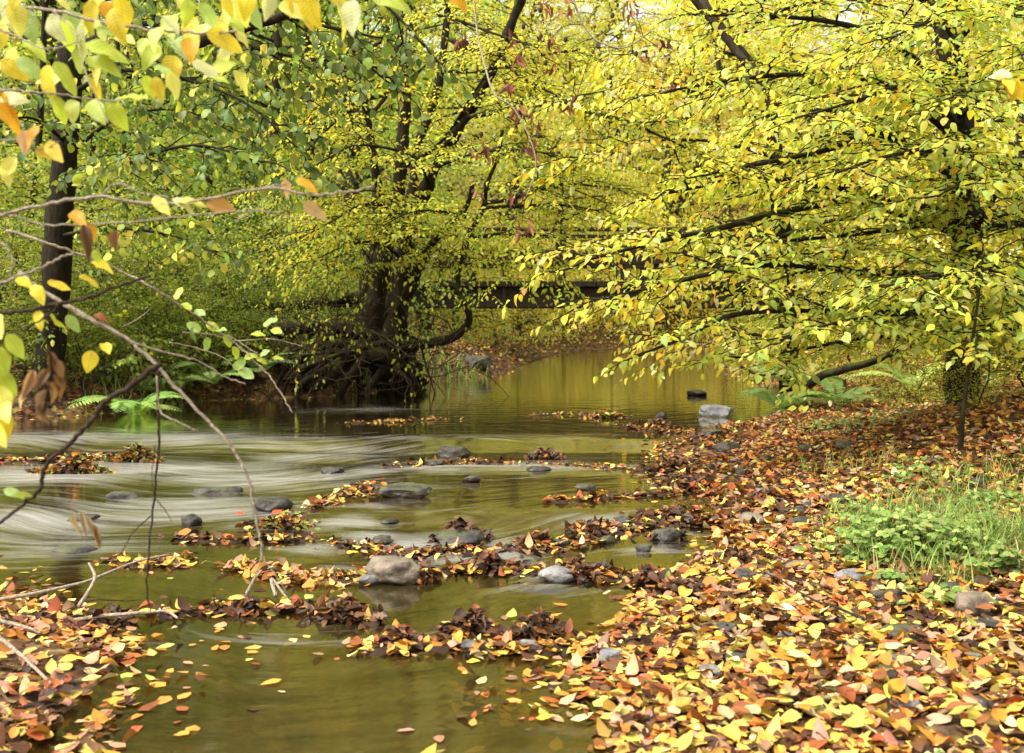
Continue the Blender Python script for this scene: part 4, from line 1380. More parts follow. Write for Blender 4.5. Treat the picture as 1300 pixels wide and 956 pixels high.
tag(Lf.build('floating_leaves', M['litter']), 'loose yellow leaves floating along the edges of the stream', 'fallen leaves', kind='stuff')

def add_mat(o, V, F, col):
    me = mesh_np('mat', V, [F], True)
    ca = me.attributes.new('tint', 'FLOAT_COLOR', 'POINT')
    ca.data.foreach_set('color', np.tile(np.array([*col, 1], np.float32), len(V)))
    bm = bmesh.new(); bm.from_mesh(o.data); bm.from_mesh(me)
    bm.to_mesh(o.data); bm.free()
    bpy.data.meshes.remove(me)


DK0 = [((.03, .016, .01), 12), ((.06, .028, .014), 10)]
rng = np.random.default_rng(75)
W = Wood()
for i in range(420):
    y_ = rng.uniform(2, 9) ; x_ = rng.uniform(-.7, .8) * y_
    if gz1(x_, y_) < wl(x_, y_): continue
    z_ = gz1(x_, y_) + rng.uniform(.012, .035); a_ = rng.uniform(0, 6.28)
    W.tube(wiggle(rng, np.array([x_, y_, z_]), np.array([math.cos(a_), math.sin(a_), rng.normal(0, .08)]), rng.uniform(.06, .3), 6, .3), np.linspace(.0025, .001, 6) * rng.uniform(.7, 1.6), 4, cap=False)
tag(W.build('twig_litter', M['twig_dark']), 'fine brown twigs scattered over the leaf litter of both banks', 'twigs', kind='stuff')
for k, (pl, hw, lb) in enumerate(DRIFTS):
    rng = np.random.default_rng(300 + k)
    ln_ = np.linalg.norm(np.diff(pl, axis=0), axis=1).sum()
    d = pl[:, 1].mean()
    n = int(ln_ * hw * 2 * 1700 / max(1, d / 3.4))
    n = max(min(n, 1100), int(ln_ * 130))
    u = np.clip(np.concatenate([rng.uniform(0, 39, n // 2)] + [rng.normal(c0, 1.6, n // 12) for c0 in rng.uniform(1, 38, 6)]), 0, 39); n = len(u)
    dens = np.sin(u * .9 + k) + np.sin(u * .37 + 2 * k) + rng.normal(0, .6, n) > -2.2
    u = u[dens]; n = len(u)
    x_ = np.interp(u, range(40), pl[:, 0]) + rng.normal(0, .05, n)
    y_ = np.interp(u, range(40), pl[:, 1]) + np.clip(rng.normal(0, hw * .4, n), -hw * .7, hw * .7)
    z_ = np.maximum(gz(x_, y_), wl(x_, y_))
    off = np.abs(y_ - np.interp(u, range(40), pl[:, 1])) / hw
    La = Leaves(0 if d < 4.6 else 1)
    litter_add(rng, La, x_, y_, z_ + .003 + np.maximum(0, .02 * (1 - off)) * rng.uniform(0, 1, n), .3, pal=LIT if k in (9, 10, 11, 6, 4, 7) else DAMP + DK0 + [((.6, .45, .1), 14)])
    o = La.build('leaf_drift', M['litter'])
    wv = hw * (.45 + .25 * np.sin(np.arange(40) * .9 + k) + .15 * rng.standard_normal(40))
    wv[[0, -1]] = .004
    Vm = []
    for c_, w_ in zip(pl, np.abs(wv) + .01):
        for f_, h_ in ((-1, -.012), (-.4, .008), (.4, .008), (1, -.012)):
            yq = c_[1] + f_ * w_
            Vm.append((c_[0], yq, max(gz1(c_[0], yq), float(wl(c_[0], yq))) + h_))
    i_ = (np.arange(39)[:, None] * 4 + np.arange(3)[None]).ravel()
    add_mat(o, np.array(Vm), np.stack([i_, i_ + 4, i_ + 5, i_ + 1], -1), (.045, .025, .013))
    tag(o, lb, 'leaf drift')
    rebase(o, (float(pl[20, 0]), float(pl[20, 1]), float(wl(0, pl[20, 1]))))

DK = [((.035, .018, .009), 10), ((.07, .032, .014), 10), ((.13, .055, .02), 8), ((.24, .09, .025), 4), ((.4, .16, .03), 2), ((.55, .36, .08), 1)]
CL = [  # px, py (base), width, height, label
    (832, 545, 62, 13, 'dark wet leaf heap on the shoal left of the pale boulder'), (768, 531, 54, 12, 'twiggy heap of leaves and green sprigs in the far pool'),
    (584, 688, 70, 30, 'leaf heap crowning the slab between the white chutes'), (622, 730, 84, 26, 'ragged dark leaf heap right of the large brown rock'),
    (745, 738, 90, 32, 'wide dark leaf heap behind the grey pointed stone'), (757, 678, 62, 26, 'dark leaf heap with a stick poking out of it'),
    (592, 806, 62, 34, 'tall dark leaf heap at the left of the nearest bar'), (682, 818, 96, 38, 'broad leaf heap of upright curled leaves at centre bottom'),
    (432, 792, 90, 28, 'dark leaf heap at the tip of the near left dam'), (832, 748, 66, 32, 'dark leaf heap at the right end of the midstream line'),
    (848, 686, 38, 26, 'leaf cap on the dark stone near the right edge'), (893, 668, 66, 20, 'dark leaf heap at the right waterline beside the puddle'),
    (930, 722, 80, 26, 'dark leaf heap on the wet right margin'), (350, 674, 96, 20, 'heap of red and brown leaves below the black rock'),
    (692, 584, 44, 14, 'small leaf heap on the dark stone of the far line'), (505, 822, 60, 22, 'small dark leaf heap at the left end of the nearest bar'),
    (878, 760, 70, 24, 'dark leaf heap where the bank meets the near pool'), (530, 742, 40, 26, 'leaf heap leaning on the right side of the large brown rock'),
    (680, 692, 40, 18, 'small leaf heap right of the brightest chute'), (80, 605, 96, 36, 'leafy islet with weeds in the left rapids'),
    (163, 588, 66, 26, 'smaller leafy islet right of the first in the left rapids'), (1180, 800, 70, 20, 'brown leaf heap among bright leaves at lower right'),
    (1000, 800, 84, 18, 'dark brown leaf heap on the foreground bank'), (880, 622, 80, 22, 'dark leaf heap at the head of the short leaf strip'),
    (120, 795, 70, 20, 'dark leaf heap on the near left bank'), (300, 780, 70, 18, 'brown leaf heap on the near left dam'), (855, 600, 70, 18, 'dark leaf heap where the far line meets the right bank'),
]
for k, (px, py, w_, h_, lb) in enumerate(CL):
    rng = np.random.default_rng(400 + k)
    c = Gt(px, py)
    zs = float(c[2])
    w = w_ * c[1] / FPX; h = h_ * c[1] / FPX
    n = int(np.clip(w * 1900, 110, 700))
    a, b_ = np.clip(rng.normal(0, .27, n), -.5, .5) * w, np.clip(rng.normal(0, .27, n), -.5, .5) * min(w * .6, .16) + min(w * .3, .1)
    prof = np.exp(-(a / (.34 * w)) ** 2) * (.65 + .35 * np.sin(a / w * 9 + k))
    z = zs + h * prof * rng.uniform(.05, .85, n)
    La = Leaves(0 if c[1] < 4.6 else 1)
    th = rng.uniform(0, 2 * PI, n)
    ax = np.stack([np.cos(th), np.sin(th), rng.normal(.0, .3, n)], -1)
    nm = np.array([0, -.35, 1.0]) + .5 * rng.standard_normal((n, 3))
    pal = DK if k not in (13, 19, 20, 1) else DK[1:] + [((.3, .28, .05), 8), ((.5, .2, .03), 5), ((.12, .18, .03), 5)]
    La.add(np.stack([c[0] + a, c[1] + b_, z], -1), ax, nm, rng.uniform(.022, .05, n), rng.uniform(.5, .8, n), pick(rng, pal, n, .25), rng.uniform(-.3, .7, n), rng.normal(.2, .4, n))
    o = La.build('leaf_heap', M['wetleaf'] if k not in (19, 20) else M['litter'])
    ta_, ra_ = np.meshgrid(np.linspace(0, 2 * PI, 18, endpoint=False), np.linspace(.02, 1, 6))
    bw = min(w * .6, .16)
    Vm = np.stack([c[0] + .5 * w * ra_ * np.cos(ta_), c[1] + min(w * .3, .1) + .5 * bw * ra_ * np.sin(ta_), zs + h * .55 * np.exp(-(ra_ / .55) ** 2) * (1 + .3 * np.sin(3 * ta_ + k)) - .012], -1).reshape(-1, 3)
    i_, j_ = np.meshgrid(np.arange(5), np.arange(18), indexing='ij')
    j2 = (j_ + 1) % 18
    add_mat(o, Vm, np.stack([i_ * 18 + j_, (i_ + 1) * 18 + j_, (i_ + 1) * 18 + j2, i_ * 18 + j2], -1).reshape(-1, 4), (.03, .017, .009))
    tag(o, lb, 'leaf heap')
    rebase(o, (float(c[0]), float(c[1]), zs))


def one_leaf(name, pos, ax, nm, ln, ratio, col, cup, curl, mat, shape='hornbeam', parent=None):
    Lx = Leaves(3 if mat is M['leaf_near'] else 0, shape)
    Lx.add(np.array([pos]), np.array([ax]), np.array([nm]), ln, ratio, np.array([col]), cup, curl)
    return Lx.build(name, mat, parent)


rng = np.random.default_rng(81)
NL = [
    (846, 745, 0, 'upright', (.3, .36, .06), .06, 'green leaf standing upright at the end of the nearest leaf bar'),
    (600, 800, 0, 'skip', YEL, .05, ''),
    (200, 792, 200, 'flat', (.7, .58, .1), .075, 'large pale yellow leaf hanging at the edge of the near left bank'),
    (75, 858, 20, 'flat', (.72, .52, .07), .08, 'big golden leaf lying at the bottom left'),
    (1082, 838, 80, 'flat', (.62, .6, .14), .075, 'pale green-yellow leaf face up in the lower right litter'),
    (1028, 852, 170, 'flat', (.5, .52, .22), .09, 'long pale green leaf on the foreground litter'),
    (1125, 842, 30, 'flat', (.5, .54, .26), .08, 'grey-green leaf right of the pale yellow one'),
    (1224, 740, 70, 'flat', (.32, .09, .03), .075, 'dark red leaf on the right bank below the herbs'),
    (1120, 763, 85, 'flat', (.66, .64, .2), .06, 'round pale yellow leaf on the right bank'),
    (1086, 740, 10, 'flat', (.62, .2, .03), .06, 'orange leaf lying on the blue grey flat stone'),
    (972, 805, 40, 'flat', (.55, .27, .17), .08, 'pinkish tan curled leaf in the foreground'),
    (1010, 790, 160, 'flat', (.74, .68, .4), .09, 'creamy pale leaf in the middle of the foreground bank'),
    (345, 662, 20, 'flat', (.5, .09, .02), .07, 'bright red leaf on top of the red and yellow clump'),
    (310, 664, 150, 'flat', (.45, .07, .03), .06, 'crimson leaf left of the bright red one'),
    (290, 775, 10, 'flat', (.58, .55, .1), .06, 'yellow-green leaf on the near left dam'),
    (388, 775, 70, 'flat', (.45, .5, .12), .055, 'pale green leaf near the tip of the near left dam'),
    (640, 826, 60, 'upright', (.66, .42, .25), .06, 'tan leaf leaning on the centre bottom leaf heap'),
    (720, 812, 40, 'upright', (.35, .13, .07), .07, 'red-brown leaf leaning on the centre bottom leaf heap'),
    (610, 843, 175, 'flat', (.72, .56, .06), .06, 'long yellow leaf floating in front of the nearest bar'),
    (676, 838, 5, 'flat', (.7, .42, .04), .06, 'orange-yellow leaf floating below the centre bottom leaf heap'),
    (440, 715, 20, 'flat', (.7, .5, .05), .05, 'golden leaf at the left foot of the large brown rock'),
]
for px, py, an, mode, col, ln, lb in NL:
    if mode == 'skip': continue
    c = Gt(px, py); zs = float(c[2])
    ln *= (.62 + .12 * min(c[1], 4)) * (.66 if mode == 'upright' else .85)
    if mode == 'flat':
        ax = (math.cos(rad(an)), math.sin(rad(an)), .12); nm = (rng.normal(0, .12), -.2 + rng.normal(0, .12), 1); z = zs + .034
        if 'float' in lb: z = zs + .004; nm = (0, 0, 1); ax = (ax[0], ax[1], 0)
    else:
        ax = (.25, .1, 1); nm = (.2, -1, .2); z = zs + .015
    o = one_leaf('fallen_leaf', (c[0], c[1], z), ax, nm, ln, .62, col, .15, .12, M['litter'])
    rebase(o, (float(c[0]), float(c[1]), z))
    tag(o, lb, 'leaf')
for word, col in (('yellow', (.72, .55, .07)), ('orange', (.62, .26, .03)), ('rust brown', (.33, .12, .04)), ('cream', (.6, .48, .24)), ('greenish yellow', (.5, .5, .1))):
    for i in range(24):
        px, py = rng.uniform(850, 1300), rng.uniform(775, 950)
        c = Gt(px, py)
        if sd_channel(c[0], c[1]) < .04: continue
        zs = gz1(c[0], c[1])
        an = rng.uniform(0, 6.28)
        o = one_leaf('fallen_leaf', (c[0], c[1], zs + .032), (math.cos(an), math.sin(an), rng.normal(0, .2)), (rng.normal(0, .3), rng.normal(-.1, .3), 1), rng.uniform(.04, .066), rng.uniform(.55, .75),
                     tuple(np.clip(np.array(col) * rng.uniform(.62, .95), 0, .85)), rng.uniform(-.1, .4), rng.normal(.1, .25), M['litter'])
        rebase(o, (float(c[0]), float(c[1]), zs + .03))
        tag(o, f'single {word} leaf on top of the foreground litter at lower right', 'leaf', f'{word} leaves lying on the foreground litter')


# ------------------------------------------------------------------ grass, herbs, ferns
def blades(name, rng, centres, n, h, spread, width, pal, parent=None, lean=.6):
    V, F, C = [], [], []
    k = 5
    cc = np.asarray(centres)
    for i in range(n):
        b = cc[rng.integers(len(cc))] + np.append(np.clip(rng.normal(0, spread, 2), -1.5 * spread, 1.5 * spread), 0)
        b[2] = gz1(b[0], b[1]) - .005
        a = rng.uniform(0, 6.28); L_ = h * rng.uniform(.5, 1.2); ln = lean * rng.uniform(.4, 1.5)
        d = np.array([math.cos(a), math.sin(a), 0]); sd_ = np.array([-d[1], d[0], 0])
        col = pick(rng, pal, 1)[0]
        o = len(V)
        for j in range(k):
            t = j / (k - 1)
            p = b + d * L_ * ln * t ** 1.8 + np.array([0, 0, L_ * (t - .45 * min(ln, 1.3) * t ** 2.6)])
            w = width * (1 - t) ** .7 + .0004
            V += [p - sd_ * w, p + sd_ * w]; C += [col, col]
        F += [(o + 2 * j, o + 2 * j + 1, o + 2 * j + 3, o + 2 * j + 2) for j in range(k - 1)]
    me = mesh_np(name, np.array(V), [np.array(F)])
    ca = me.attributes.new('tint', 'FLOAT_COLOR', 'POINT')
    ca.data.foreach_set('color', np.hstack([np.array(C), np.ones((len(C), 1))]).astype(np.float32).ravel())
    return link(name, me, M['blade'], parent)


GP = [((.17, .26, .05), 6), ((.26, .35, .08), 5), ((.3, .34, .08), 2), ((.42, .38, .14), 1), ((.08, .13, .03), 2)]
rng = np.random.default_rng(91)
for px, py, n, h, spr, lb in [(1150, 672, 420, .15, .16, 'soft arching grass tuft behind the green herbs on the right bank'), (1215, 650, 240, .13, .17, 'loose grass right of the herbs'),
                              (1285, 700, 380, .2, .13, 'grass tuft cut by the right edge of the frame'), (1280, 610, 240, .15, .2, 'upper grass tuft at the right edge of the frame'),
                              (1090, 600, 90, .16, .16, 'sparse grass left of the sapling foot'), (1120, 700, 200, .16, .12, 'fine grass mixed into the left side of the herb clump'), (1190, 730, 220, .15, .14, 'fine grass in front of the herb clump'), (1100, 512, 160, .22, .3, 'thin grass around the far right ferns'),
                              (960, 500, 110, .25, .16, 'grass at the foot of the slender hornbeam')]:
    c = Gt(px, py)
    o = blades('grass_tuft', rng, [c], n, h, spr, .0022, GP)
    rebase(o, (float(c[0]), float(c[1]), float(c[2]))); tag(o, lb, 'grass')
for px, d, n, lb in [(575, 12.6, 420, 'mossy grass hanging over the left bank beyond the leaning tree'), (455, 10.9, 260, 'grass on the bank top around the leaning tree'), (150, 8.7, 260, 'grass along the left bank near the alder'),
                     (300, 10.4, 260, 'grass on the left bank between the ferns')]:
    X = (px - 650) / FPX * d
    pts = [np.array([X + a, d + b, 0]) for a, b in zip(rng.normal(0, .5, 12), rng.normal(.2, .25, 12)) if sd_channel(X + a, d + b) > -.05]
    o = blades('grass_tuft', rng, pts, n, .3, .28, .004, GP)
    rebase(o, (X, d, gz1(X, d))); tag(o, lb, 'grass', kind='stuff')

for px, py, n, rx, ry, hh, lb in [(1085, 655, 40, .12, .12, .06, 'scattered seedlings above the few broad leaves'), (1180, 615, 90, .2, .2, .07, 'low weeds in the grass near the sapling foot'), (1260, 650, 120, .2, .18, .08, 'low weeds under the upper grass tuft'), (1205, 770, 40, .12, .08, .05, 'seedlings among leaves below the herb clump'),
        (1130, 540, 120, .35, .3, .1, 'green weeds on the right slope behind the sapling'), (1250, 500, 140, .4, .3, .14, 'green weeds high on the right slope'), (1070, 545, 80, .3, .2, .08, 'green weeds on the slope left of the sapling'), (1165, 712, 620, .25, .24, .15, 'bushy clump of round-leafed green herbs on the right bank'), (1105, 690, 60, .09, .06, .1, 'few broad leaves left of the herb clump'),
                                  (1275, 735, 90, .1, .06, .1, 'small pale leafed herbs at the right edge'), (1240, 690, 150, .16, .1, .1, 'low herbs between the two grass tufts'),
                                  (1130, 745, 50, .07, .05, .05, 'tiny herb seedlings in front of the herb clump')]:
    c = Gt(px, py)
    root = empty('herb_plant', c, lb, 'plant')
    a, b_ = rng.normal(0, .55, n) * rx, rng.normal(.3, .5, n) * ry
    hz = hh * np.exp(-(a / rx) ** 2 * .6) * rng.uniform(.25, 1, n)
    pos = np.stack([c[0] + a, c[1] + b_, gz(c[0] + a, c[1] + b_) + hz], -1)
    th = rng.uniform(0, 6.28, n)
    Lh = Leaves(1, 'round'); W = Wood()
    for j in range(3):
        t3 = th + (j - 1) * 1.1
        Lh.add(pos, np.stack([np.cos(t3), np.sin(t3), np.full(n, -.15)], -1), np.array([0, -.3, 1]) + .25 * rng.standard_normal((n, 3)), rng.uniform(.016, .03, n), .85,
               pick(rng, [((.17, .26, .055), 5), ((.25, .35, .08), 4), ((.36, .42, .12), 2)], n), .1, .15)
    for p in pos[::2]:
        W.tube(np.array([[p[0] * .6 + c[0] * .4, p[1] * .6 + c[1] * .4 , c[2] - .01], p]), [.0015, .001], 3, cap=False)
    Lh.build('foliage', M['blade'], root)
    if n > 400: W.build('stem', M['twig_dark'], root)


def fern(name, base, nf, length, rng, label, pal, az=(0, 6.28), rise=.9):
    root = empty(name, base, label, 'fern')
    for i in range(nf):
        Lx = Leaves(1, 'lance')
        a = az[0] + (az[1] - az[0]) * (i + rng.uniform(.2, .8)) / nf
        d = np.array([math.cos(a), math.sin(a), 0])
        L_ = length * rng.uniform(.75, 1.15)
        t = np.linspace(0, 1, 30)[:, None]
        up = rise * rng.uniform(.7, 1.2)
        pth = np.asarray(base) + d * L_ * (.15 * t + .75 * t ** 1.5) + np.array([0, 0, L_]) * (up * t - .75 * up * t ** 2.2)
        tg = norm(np.gradient(pth, axis=0)); sd_ = norm(np.cross(tg, [0, 0, 1.0])); nm = np.cross(sd_, tg)
        col = pick(rng, pal, 1)[0]
        Lx.add(pth[:-1], tg[:-1], nm[:-1], np.linalg.norm(np.diff(pth, axis=0), axis=1) * 1.1, .12, col * .8, 0, 0)
        tt = t[5:, 0]
        pl_ = L_ * .2 * np.sin(PI * np.clip(.12 + .88 * (tt - tt[0]) / (1 - tt[0]), 0, 1)) ** .8 + .008
        for s_ in (1, -1):
            for half in (0,):
                p0 = pth[5:] + tg[5:] * half * L_ / 30
                ax = sd_[5:] * s_ + tg[5:] * .45 - np.array([0, 0, .1])
                Lx.add(p0, ax, nm[5:] + .1 * rng.standard_normal((25, 3)), pl_ * rng.uniform(.85, 1.1, 25), .24, col * rng.uniform(.85, 1.15, (25, 1)), .05, .15)
        Lx.build('frond', M['blade'], root)
    return root


FG = [((.26, .4, .09), 4), ((.34, .48, .11), 3), ((.2, .32, .08), 2)]
FY = [((.6, .66, .16), 3), ((.46, .58, .15), 3), ((.34, .48, .12), 2)]
rng = np.random.default_rng(95)
for px, py, dz, nf, ln, pal, lb in [
    (1012, 505, 0, 9, .62, FY, 'tall bright green fern beside the slender hornbeam'), (990, 518, 0, 6, .42, FG, 'small fern hanging over the waterline'),
    (1160, 505, 0, 7, .5, FY, 'yellow-green fern on the right slope'), (1065, 520, 0, 6, .42, FG, 'low fern between the two larger ones on the right'),
    (170, 525, 0, 10, .6, FG, 'fern at the left waterline beside the alder'), (215, 510, 0, 9, .55, FG, 'fern on the left bank right of the first'),
    (265, 495, 0, 9, .6, FG, 'fern in the middle of the left bank'), (330, 480, 0, 8, .5, FG, 'fern nearest the leaning tree'), (250, 440, 0, 8, .7, FG, 'fern high on the left bank')]:
    c = Gt(px, py)
    fern('fern', (c[0], c[1], gz1(c[0], c[1]) - .02), nf, ln * (1.3 if px > 900 else 1.05), rng, lb, pal, rise=1.15)

# leafy undergrowth on the left bank: one plant after another
for k, (px, d, s_) in enumerate([(110, 9.3, .55), (190, 10.2, .6), (270, 11, .6), (350, 11.6, .65), (430, 12, .6), (20, 9, .6), (140, 11.5, .8), (240, 12.5, .85), (330, 13.2, .85), (60, 10.5, .8), (-20, 11, .9),
                                 (395, 10.9, .4), (300, 10.6, .4), (100, 8.7, .3), (150, 8.9, .28), (210, 9.9, .34), (260, 10.1, .36), (20, 8.4, .32), (-15, 8.6, .4), (310, 10.2, .3), (345, 10.6, .36), (130, 9.4, .45), (180, 9.5, .42), (75, 9.0, .4),
                                 (420, 11.0, .36), (440, 11.6, .5), (240, 10.8, .5), (35, 9.4, .5)]):
    X = (px - 650) / FPX * d
    if sd_channel(X, d) < .02: continue
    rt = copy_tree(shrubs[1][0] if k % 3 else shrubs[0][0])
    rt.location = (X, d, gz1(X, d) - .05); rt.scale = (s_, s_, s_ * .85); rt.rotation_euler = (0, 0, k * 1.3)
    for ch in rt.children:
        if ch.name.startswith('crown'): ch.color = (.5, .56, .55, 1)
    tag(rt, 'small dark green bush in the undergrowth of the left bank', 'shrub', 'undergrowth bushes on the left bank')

rng = np.random.default_rng(131)
for px, d, r, lean, lb in [(30, 12, .05, 10, 'slim dark trunk left of the alder'), (158, 13, .035, -6, 'slim trunk right of the alder with a bent side branch'), (265, 14.5, .06, 8, 'straight slim trunk in the middle of the left bank'), (342, 14, .085, 4, 'dark mossy trunk left of the leaning tree'),
                       (400, 15, .075, -4, 'dark trunk close behind the leaning tree on its left'), (112, 15, .05, 5, 'far slim trunk behind the alder'), (225, 16, .05, -10, 'far slim trunk behind the left bank ferns'),                        ]:
    X = (px - 650) / FPX * d
    if sd_channel(X, d) < .2: X += .0
    z0 = gz1(X, d)
    rt = empty('slim_tree', (X, d, z0 - .05), lb, 'tree')
    W = Wood()
    top = P(px + lean * 3, -60, d)
    pth = cr([(X, d, z0 - .1), (X + .05, d, z0 + .8), (np.array([X, d, z0]) + top) / 2 + rng.normal(0, .08, 3), top], 26)
    W.tube(pth, np.linspace(r, r * .6, 26), 9, .1, int(px)); W.build('trunk', M['bark'], rt)
    Lx = Leaves(1)
    for k in range(9):
        i = rng.integers(6, 26); a = rng.uniform(0, 6.28)
        Wb = Wood(); bp_ = wiggle(rng, pth[i], np.array([math.cos(a), math.sin(a), .35]), rng.uniform(.5, 1.3), 10, .25, .2)
        Wb.tube(bp_, np.linspace(r * .3, .004, 10), 5)
        foliate(rng, Wb, Lx, bp_, .012, .3, .2, .5, .075, .62, .055, lambda q, p: patchy(q, p, PG, PD, 1.2, .3), .2, .05, 3, .3)
        Wb.build('branch', M['bark'], rt)
    Lx.build('crown', M['leaf'], rt)

for k, (px, d, s_, pi) in enumerate([(1085, 10.6, .5, 1), (1150, 9.9, .42, 0), (1290, 8.3, .45, 1), (1185, 11.6, .65, 0), (1250, 10.4, .55, 1), (1325, 9.2, .65, 0), (1040, 12.2, .55, 0), (1110, 13, .7, 2), (1235, 13, .8, 2), (1290, 6.9, .3, 1), (1215, 6.45, .24, 1), (1250, 6.5, .22, 0), (1165, 8.3, .28, 1),
                               (960, 12.6, .4, 1), (1000, 13.6, .6, 0)]):
    X = (px - 650) / FPX * d
    rt = copy_tree(shrubs[pi][0])
    rt.location = (X, d, gz1(X, d) - .05); rt.scale = (s_, s_, s_ * .9); rt.rotation_euler = (0, 0, k * 1.7)
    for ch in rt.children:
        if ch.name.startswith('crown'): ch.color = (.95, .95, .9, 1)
    tag(rt, 'low bush growing on the right slope behind the hornbeam', 'shrub', 'low bushes on the right slope')

# ------------------------------------------------------------------ fallen branches on the right bank
def stick(name, pts, r, mat, lb, cat='branch', forks=()):
    W = Wood()
    W.tube(px_path(pts, 26) if len(pts[0]) == 3 and not isinstance(pts, np.ndarray) else cr(pts, 26), np.linspace(r, r * .55, 26), 9, .12, 6)
    for f, fr in forks: W.tube(px_path(f, 14), np.linspace(fr, fr * .4, 14), 6, .1, 3)
    o = W.build(name, M[mat]); tag(o, lb, cat)
    rebase(o, P(*pts[0])); return o


stick('fallen_branch', [(1028, 488, 7.9), (1045, 476, 7.7), (1075, 468, 7.5), (1110, 458, 7.3), (1150, 438, 7.1), (1185, 410, 7)], .035, 'bark_moss', 'dark mossy branch rising from the right bank behind the ferns',
      forks=[([(1150, 438, 7.1), (1170, 440, 6.9), (1185, 420, 6.7)], .018)])
stick('fallen_branch', [(935, 462, 8.2), (965, 476, 7.9), (1000, 470, 7.8), (1020, 455, 7.7)], .012, 'bark', 'thin bare branch dipping over the edge of the far pool')
c = G(1230, 535, .8)
dl = 5.9
stick('fallen_log', [(1222, 522, dl), (1240, 526, dl - .05), (1258, 534, dl - .1), (1272, 542, dl - .12)], .055, 'bark_moss', 'short rotten log lying on the right slope', 'log')
stick('stick', [(1100, 815, 2.85), (1130, 800, 2.95), (1175, 796, 3.0), (1220, 790, 3.05)], .006, 'twig_dark', 'bent brown stick across the lower right litter', 'stick')
stick('stick', [(757, 650, 4.4), (778, 660, 4.35), (785, 668, 4.3)], .006, 'twig_dark', 'short stick poking out of the dark leaf heap', 'stick')
for pts, lb in [([(-10, 763, 3.0), (50, 752, 3.05), (110, 738, 3.15), (170, 714, 3.3), (215, 704, 3.4)], 'long pale stick slanting over the near left bank'),
                ([(60, 792, 2.85), (130, 782, 2.85), (190, 777, 2.85), (212, 776, 2.85), (226, 785, 2.8)], 'whitish hooked stick lying on the near left bank'),
                ([(-10, 786, 2.7), (25, 794, 2.68), (52, 803, 2.65)], 'short pale stick at the left frame edge'),
                ([(-8, 805, 2.5), (25, 830, 2.45), (65, 868, 2.3)], 'thin stick running to the bottom left corner'),
                ([(100, 770, 2.9), (120, 735, 3.0), (113, 715, 3.1)], 'brown stick leaning up from the near left bank'),
                ([(310, 760, 3.1), (323, 735, 3.15), (332, 725, 3.2)], 'pale twig standing in the near left dam'),
                ([(350, 757, 3.1), (345, 735, 3.15), (366, 762, 3.1)], 'forked twig in the near left dam')]:
    stick('stick', pts, .006, 'twig', lb, 'stick')

# ------------------------------------------------------------------ near branches hanging into the frame on the left
def near_branch(name, label, stems, leaves, mat='twig', cat='branch', seed=0, lmat='leaf_near', shape='hornbeam', rough=.05):
    g = np.random.default_rng(seed)
    p0 = P(*stems[0][0][0])
    root = empty(name, p0, label, cat)
    for i, (pts, r) in enumerate(stems):
        W = Wood()
        pth = px_path(pts, max(12, len(pts) * 7))
        pth = pth + .0012 * g.standard_normal(pth.shape) * min(1, r / .003)
        W.tube(pth, 1.02 * np.linspace(r, r * .5, len(pth)), 7, rough, i)
        W.build('stem' if i == 0 else 'twig', M[mat], root)
    for (px, py, d, an, lp, col, *rest) in leaves:
        cup = rest[0] if rest else g.uniform(.05, .35)
        a = rad(an)
        face = rest[1] if len(rest) > 1 else g.uniform(.35, 1)
        yaw = g.normal(0, .35)
        ax = math.cos(a) * RGT + math.sin(a) * UPV + FWD * yaw
        side = -math.sin(a) * RGT + math.cos(a) * UPV
        nm = -FWD * face + np.array([0, 0, .6]) + g.normal(0, .25) * side
        if g.uniform() < .3: nm = nm + .5 * side
        lf = one_leaf('leaf', P(px, py, d), ax, nm, lp * (.86 if lp > 36 else 1) * d / FPX, rest[2] if len(rest) > 2 else g.uniform(.52, .64), tuple(np.clip(np.array(col) * g.uniform(.85, 1.15), .01, .9)), cup, g.uniform(.0, .35), M[lmat], shape, root)
    return root


Y1, Y2, O1, G1, G2, PK, BR, CR = (.86, .68, .06), (.8, .76, .16), (.82, .44, .03), (.56, .66, .08), (.44, .6, .18), (.8, .5, .3), (.2, .08, .03), (.72, .74, .38)
g = np.random.default_rng(101)


def cloud(n, x0, x1, y0, y1, d0, d1, pal, lo=36, hi=58):
    out = []
    for _ in range(n):
        out.append((g.uniform(x0, x1), g.uniform(y0, y1), g.uniform(d0, d1), -90 + g.normal(0, 50), g.uniform(lo, hi), pal[g.integers(len(pal))]))
    return out


